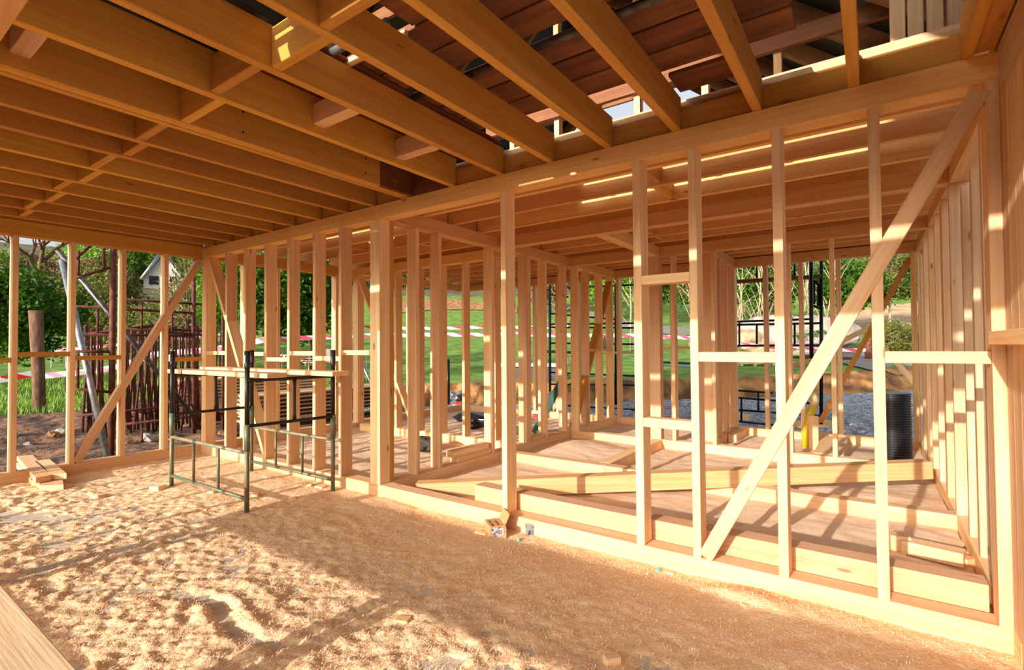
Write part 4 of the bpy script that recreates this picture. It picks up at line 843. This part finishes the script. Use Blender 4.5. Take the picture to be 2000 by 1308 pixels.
# far houses
def house(px, py, d, w_, dpt, hgt, roofh, rot, wall, label, gable=TILE):
    b0 = q(d, px, py); gz = min(b0.z, tz(b0.x, b0.y)) ; e = empty('far_house', (b0.x, b0.y, gz), label, 'house'); H_ = b0.z-gz+hgt; e.rotation_euler = (0, 0, rot)
    def lm(nm, mb, mt, par=e): me = bpy.data.meshes.new(nm); me.from_pydata(mb.v, [], mb.f); return link(nm, me, mt, par)
    mb = MB(); mb.box(-w_/2, w_/2, -dpt/2, dpt/2, -1, H_); mb.add([(-w_/2, -dpt/2, H_), (w_/2, -dpt/2, H_), (0, -dpt/2, H_+roofh), (-w_/2, dpt/2, H_), (w_/2, dpt/2, H_), (0, dpt/2, H_+roofh)], [(0, 1, 2), (5, 4, 3), (0, 3, 4, 1), (1, 4, 5, 2), (2, 5, 3, 0)]); lm('wall', mb, wall)
    mb = MB()
    for s in (-1, 1): mb.add([(s*(w_/2+.6), -dpt/2-.6, H_-.5), (s*(w_/2+.6), dpt/2+.6, H_-.5), (0, dpt/2+.6, H_+roofh+.15), (0, -dpt/2-.6, H_+roofh+.15), (s*(w_/2+.6), -dpt/2-.6, H_-.3), (s*(w_/2+.6), dpt/2+.6, H_-.3), (0, dpt/2+.6, H_+roofh+.4), (0, -dpt/2-.6, H_+roofh+.4)], [(0, 1, 2, 3), (7, 6, 5, 4), (0, 4, 5, 1), (0, 3, 7, 4), (1, 5, 6, 2)])
    lm('roof', mb, gable)
    for z_ in (.8, 3.4):
        for x_ in (-w_/4, w_/4):
            if z_+1.4 < H_+roofh*.5: mb = MB(); mb.box(x_-.6, x_+.6, -dpt/2-.06, -dpt/2+.02, z_+b0.z-gz, z_+1.3+b0.z-gz); lm('window', mb, BLUEB)
house(326, 570, 80, 5.2, 5.5, 1.6, 4.0, math.radians(62), WHITE, 'white house with a steep gable on the far slope', TILE)
house(252, 566, 84, 4.5, 5, 1.6, 1.6, math.radians(40), OCHRE, 'small ochre house beside the white one')
# ------------------------------------------------------------------ outside things, rear side
e = empty('black_scaffold', onY(10.2, 1604, 830), 'tall black scaffold standing behind the rear outer wall', 'scaffold')
def bp_(name, Yp, a, b, r=.024): tube(name, [onY(Yp, *a), onY(Yp, *b)], r, BLUEB, parent=e)
bp_('post', 10.2, (1604, 828), (1604, 500), .028); bp_('post', 9.7, (1585, 700), (1584, 500), .03)
for a, b in (((1436, 628), (1584, 623)), ((1436, 634), (1606, 631)), ((1436, 675), (1606, 674)), ((1436, 762), (1510, 767)), ((1436, 776), (1604, 789)), ((1437, 800), (1604, 812)), ((1436, 822), (1512, 830)), ((1585, 546), (1606, 560)), ((1586, 596), (1606, 604))): bp_('rail', 10.2, a, b, .02)
for x, y0, y1 in ((1444, 630, 673), (1478, 634, 672), (1552, 633, 672), (1448, 776, 824), (1481, 766, 804), (1478, 520, 543), (1552, 515, 540), (1590, 552, 594), (1598, 556, 598)): bp_('spindle', 10.2, (x, y0), (x, y1), .018)
bx_ = beam('deck_plank', onY(10.2, 1425, 551), onY(10.2, 1604, 540), .25, .05, WO, parent=e)
e = empty('black_scaffold', onY(12.5, 1075, 810), 'black scaffold behind the left part of the rear wall', 'scaffold')
for x, y1, y0 in ((1074, 800, 556), (1203, 790, 555)): bp_('post', 12.5, (x, y1), (x, y0), .04)
for a, b in (((1074, 575), (1110, 580)), ((1074, 612), (1206, 624)), ((1074, 633), (1240, 631)), ((1074, 639), (1240, 640)), ((1074, 670), (1240, 672)), ((1074, 727), (1240, 734)), ((1074, 750), (1240, 752)), ((1074, 790), (1240, 800)), ((1140, 560), (1240, 556))): bp_('rail', 12.5, a, b, .025)
bp_('spindle', 12.5, (1096, 579), (1096, 612), .022); bp_('spindle', 12.5, (1098, 690), (1098, 727), .022)
beam('deck_plank', onY(12.4, 1062, 686), onY(12.4, 1135, 689), .3, .07, plain('dark_plank', (60, 50, 44), .9), parent=e)
beam('deck_plank', onY(12.4, 1180, 690), onY(12.4, 1240, 687), .3, .06, WP, parent=e)
beam('long_plank', onY(11.5, 1545, 697), onY(11.5, 1672, 700), .2, .05, WO, 'brown plank fixed level behind the rear wall', 'plank')
for i, (a, b, lb_) in enumerate((((1640, 668), (1702, 638), 'short slanting batten above the brown plank'), ((1540, 716), (1590, 702), 'slanting batten under the brown plank'), ((1727, 680), (1790, 752), 'slanting pale prop above the black pipe'))):
    beam('slanting_batten', onY(11.2, *a), onY(11.2, *b), .04, .09, W, lb_, 'batten')
# rock and paving slabs
p = q(27, 1545, 640); lump('boulder', (p.x, p.y, tz(p.x, p.y)-.3), (2.6, 1.6, 1.35), STONE, 'big pale boulder beyond the gravel yard', 'boulder', 3, 4, .25, 2.2)
p = q(28, 1475, 652); lump('boulder', (p.x, p.y, tz(p.x, p.y)-.3), (2.0, 1.4, .9), plain('tan_rock', (176, 150, 116), .95, 0, (136, 112, 84), 1.5, .8, bd=.2), 'tan rubble heap left of the big boulder', 'rubble', 5, 4, .3, 2.6)
tube('green_pipe', [q(15, 1290, 707), q(15, 1400, 712)], .035, GP, 'long green pipe lying on the bank edge', 'pipe'); tube('green_pipe', [q(15, 1290, 713), q(15, 1400, 718)], .03, plain('pale_green', (150, 196, 176), .5), 'pale green pipe lying in front of the green one', 'pipe')
for i, (px, py, L) in enumerate(((1440, 818, .4), (1560, 834, .5), (1612, 833, .5))):
    p = onZ(-.15, px, py); slab_at('yard_block', (p.x, p.y+.2), 20*i, L, .2, -.2, .14, W, ('wood block left behind the rear wall on the gravel', 'wood block under the black scaffold foot', 'wood block right of the scaffold foot')[i], 'block')
p = q(17, 1040, 709); slab_at('site_table', (p.x, p.y), 10, 2.4, .9, p.z-.1, .1, WHITE, 'white topped board on dark blocks by the clay bank', 'board'); 
slab_at('dark_block', (p.x, p.y), 10, 2.2, .6, p.z-.55, .45, BLACK, 'dark block under the white topped board', 'block')

# ------------------------------------------------------------------ light
sun = bpy.data.lights.new('sun', 'SUN'); so = bpy.data.objects.new('sun', sun); COL.objects.link(so)
d = Vector((.113, 1, -.27)).normalized(); so.rotation_euler = d.to_track_quat('-Z', 'Y').to_euler()
sun.energy = 7.1; sun.color = (1, .88, .82); sun.angle = math.radians(.6)
wd = bpy.data.worlds.new('sky'); SC.world = wd; wd.use_nodes = True; nt = wd.node_tree; nt.nodes.clear()
out = nt.nodes.new('ShaderNodeOutputWorld'); bg = nt.nodes.new('ShaderNodeBackground'); sk = nt.nodes.new('ShaderNodeTexSky'); sk.sky_type = 'NISHITA'; sk.sun_disc = False
sk.sun_elevation = math.radians(17); sk.sun_rotation = math.radians(186); sk.air_density = 1.; sk.dust_density = 3.; sk.ozone_density = 1
hs = nt.nodes.new('ShaderNodeHueSaturation'); hs.inputs['Saturation'].default_value = .35; nt.links.new(sk.outputs[0], hs.inputs['Color'])
nt.links.new(hs.outputs[0], bg.inputs[0]); bg.inputs[1].default_value = .26; nt.links.new(bg.outputs[0], out.inputs[0])
SC.view_settings.view_transform = 'Standard'; SC.view_settings.look = 'None'; SC.view_settings.gamma = 1; SC.view_settings.exposure = 0
SC.view_settings.use_curve_mapping = False
SC.cycles.max_bounces = 9; SC.cycles.diffuse_bounces = 7; SC.cycles.glossy_bounces = 2; SC.cycles.transmission_bounces = 2; SC.cycles.transparent_max_bounces = 4
SC.cycles.use_denoising = True; SC.cycles.sample_clamp_indirect = 8; SC.cycles.caustics_reflective = False
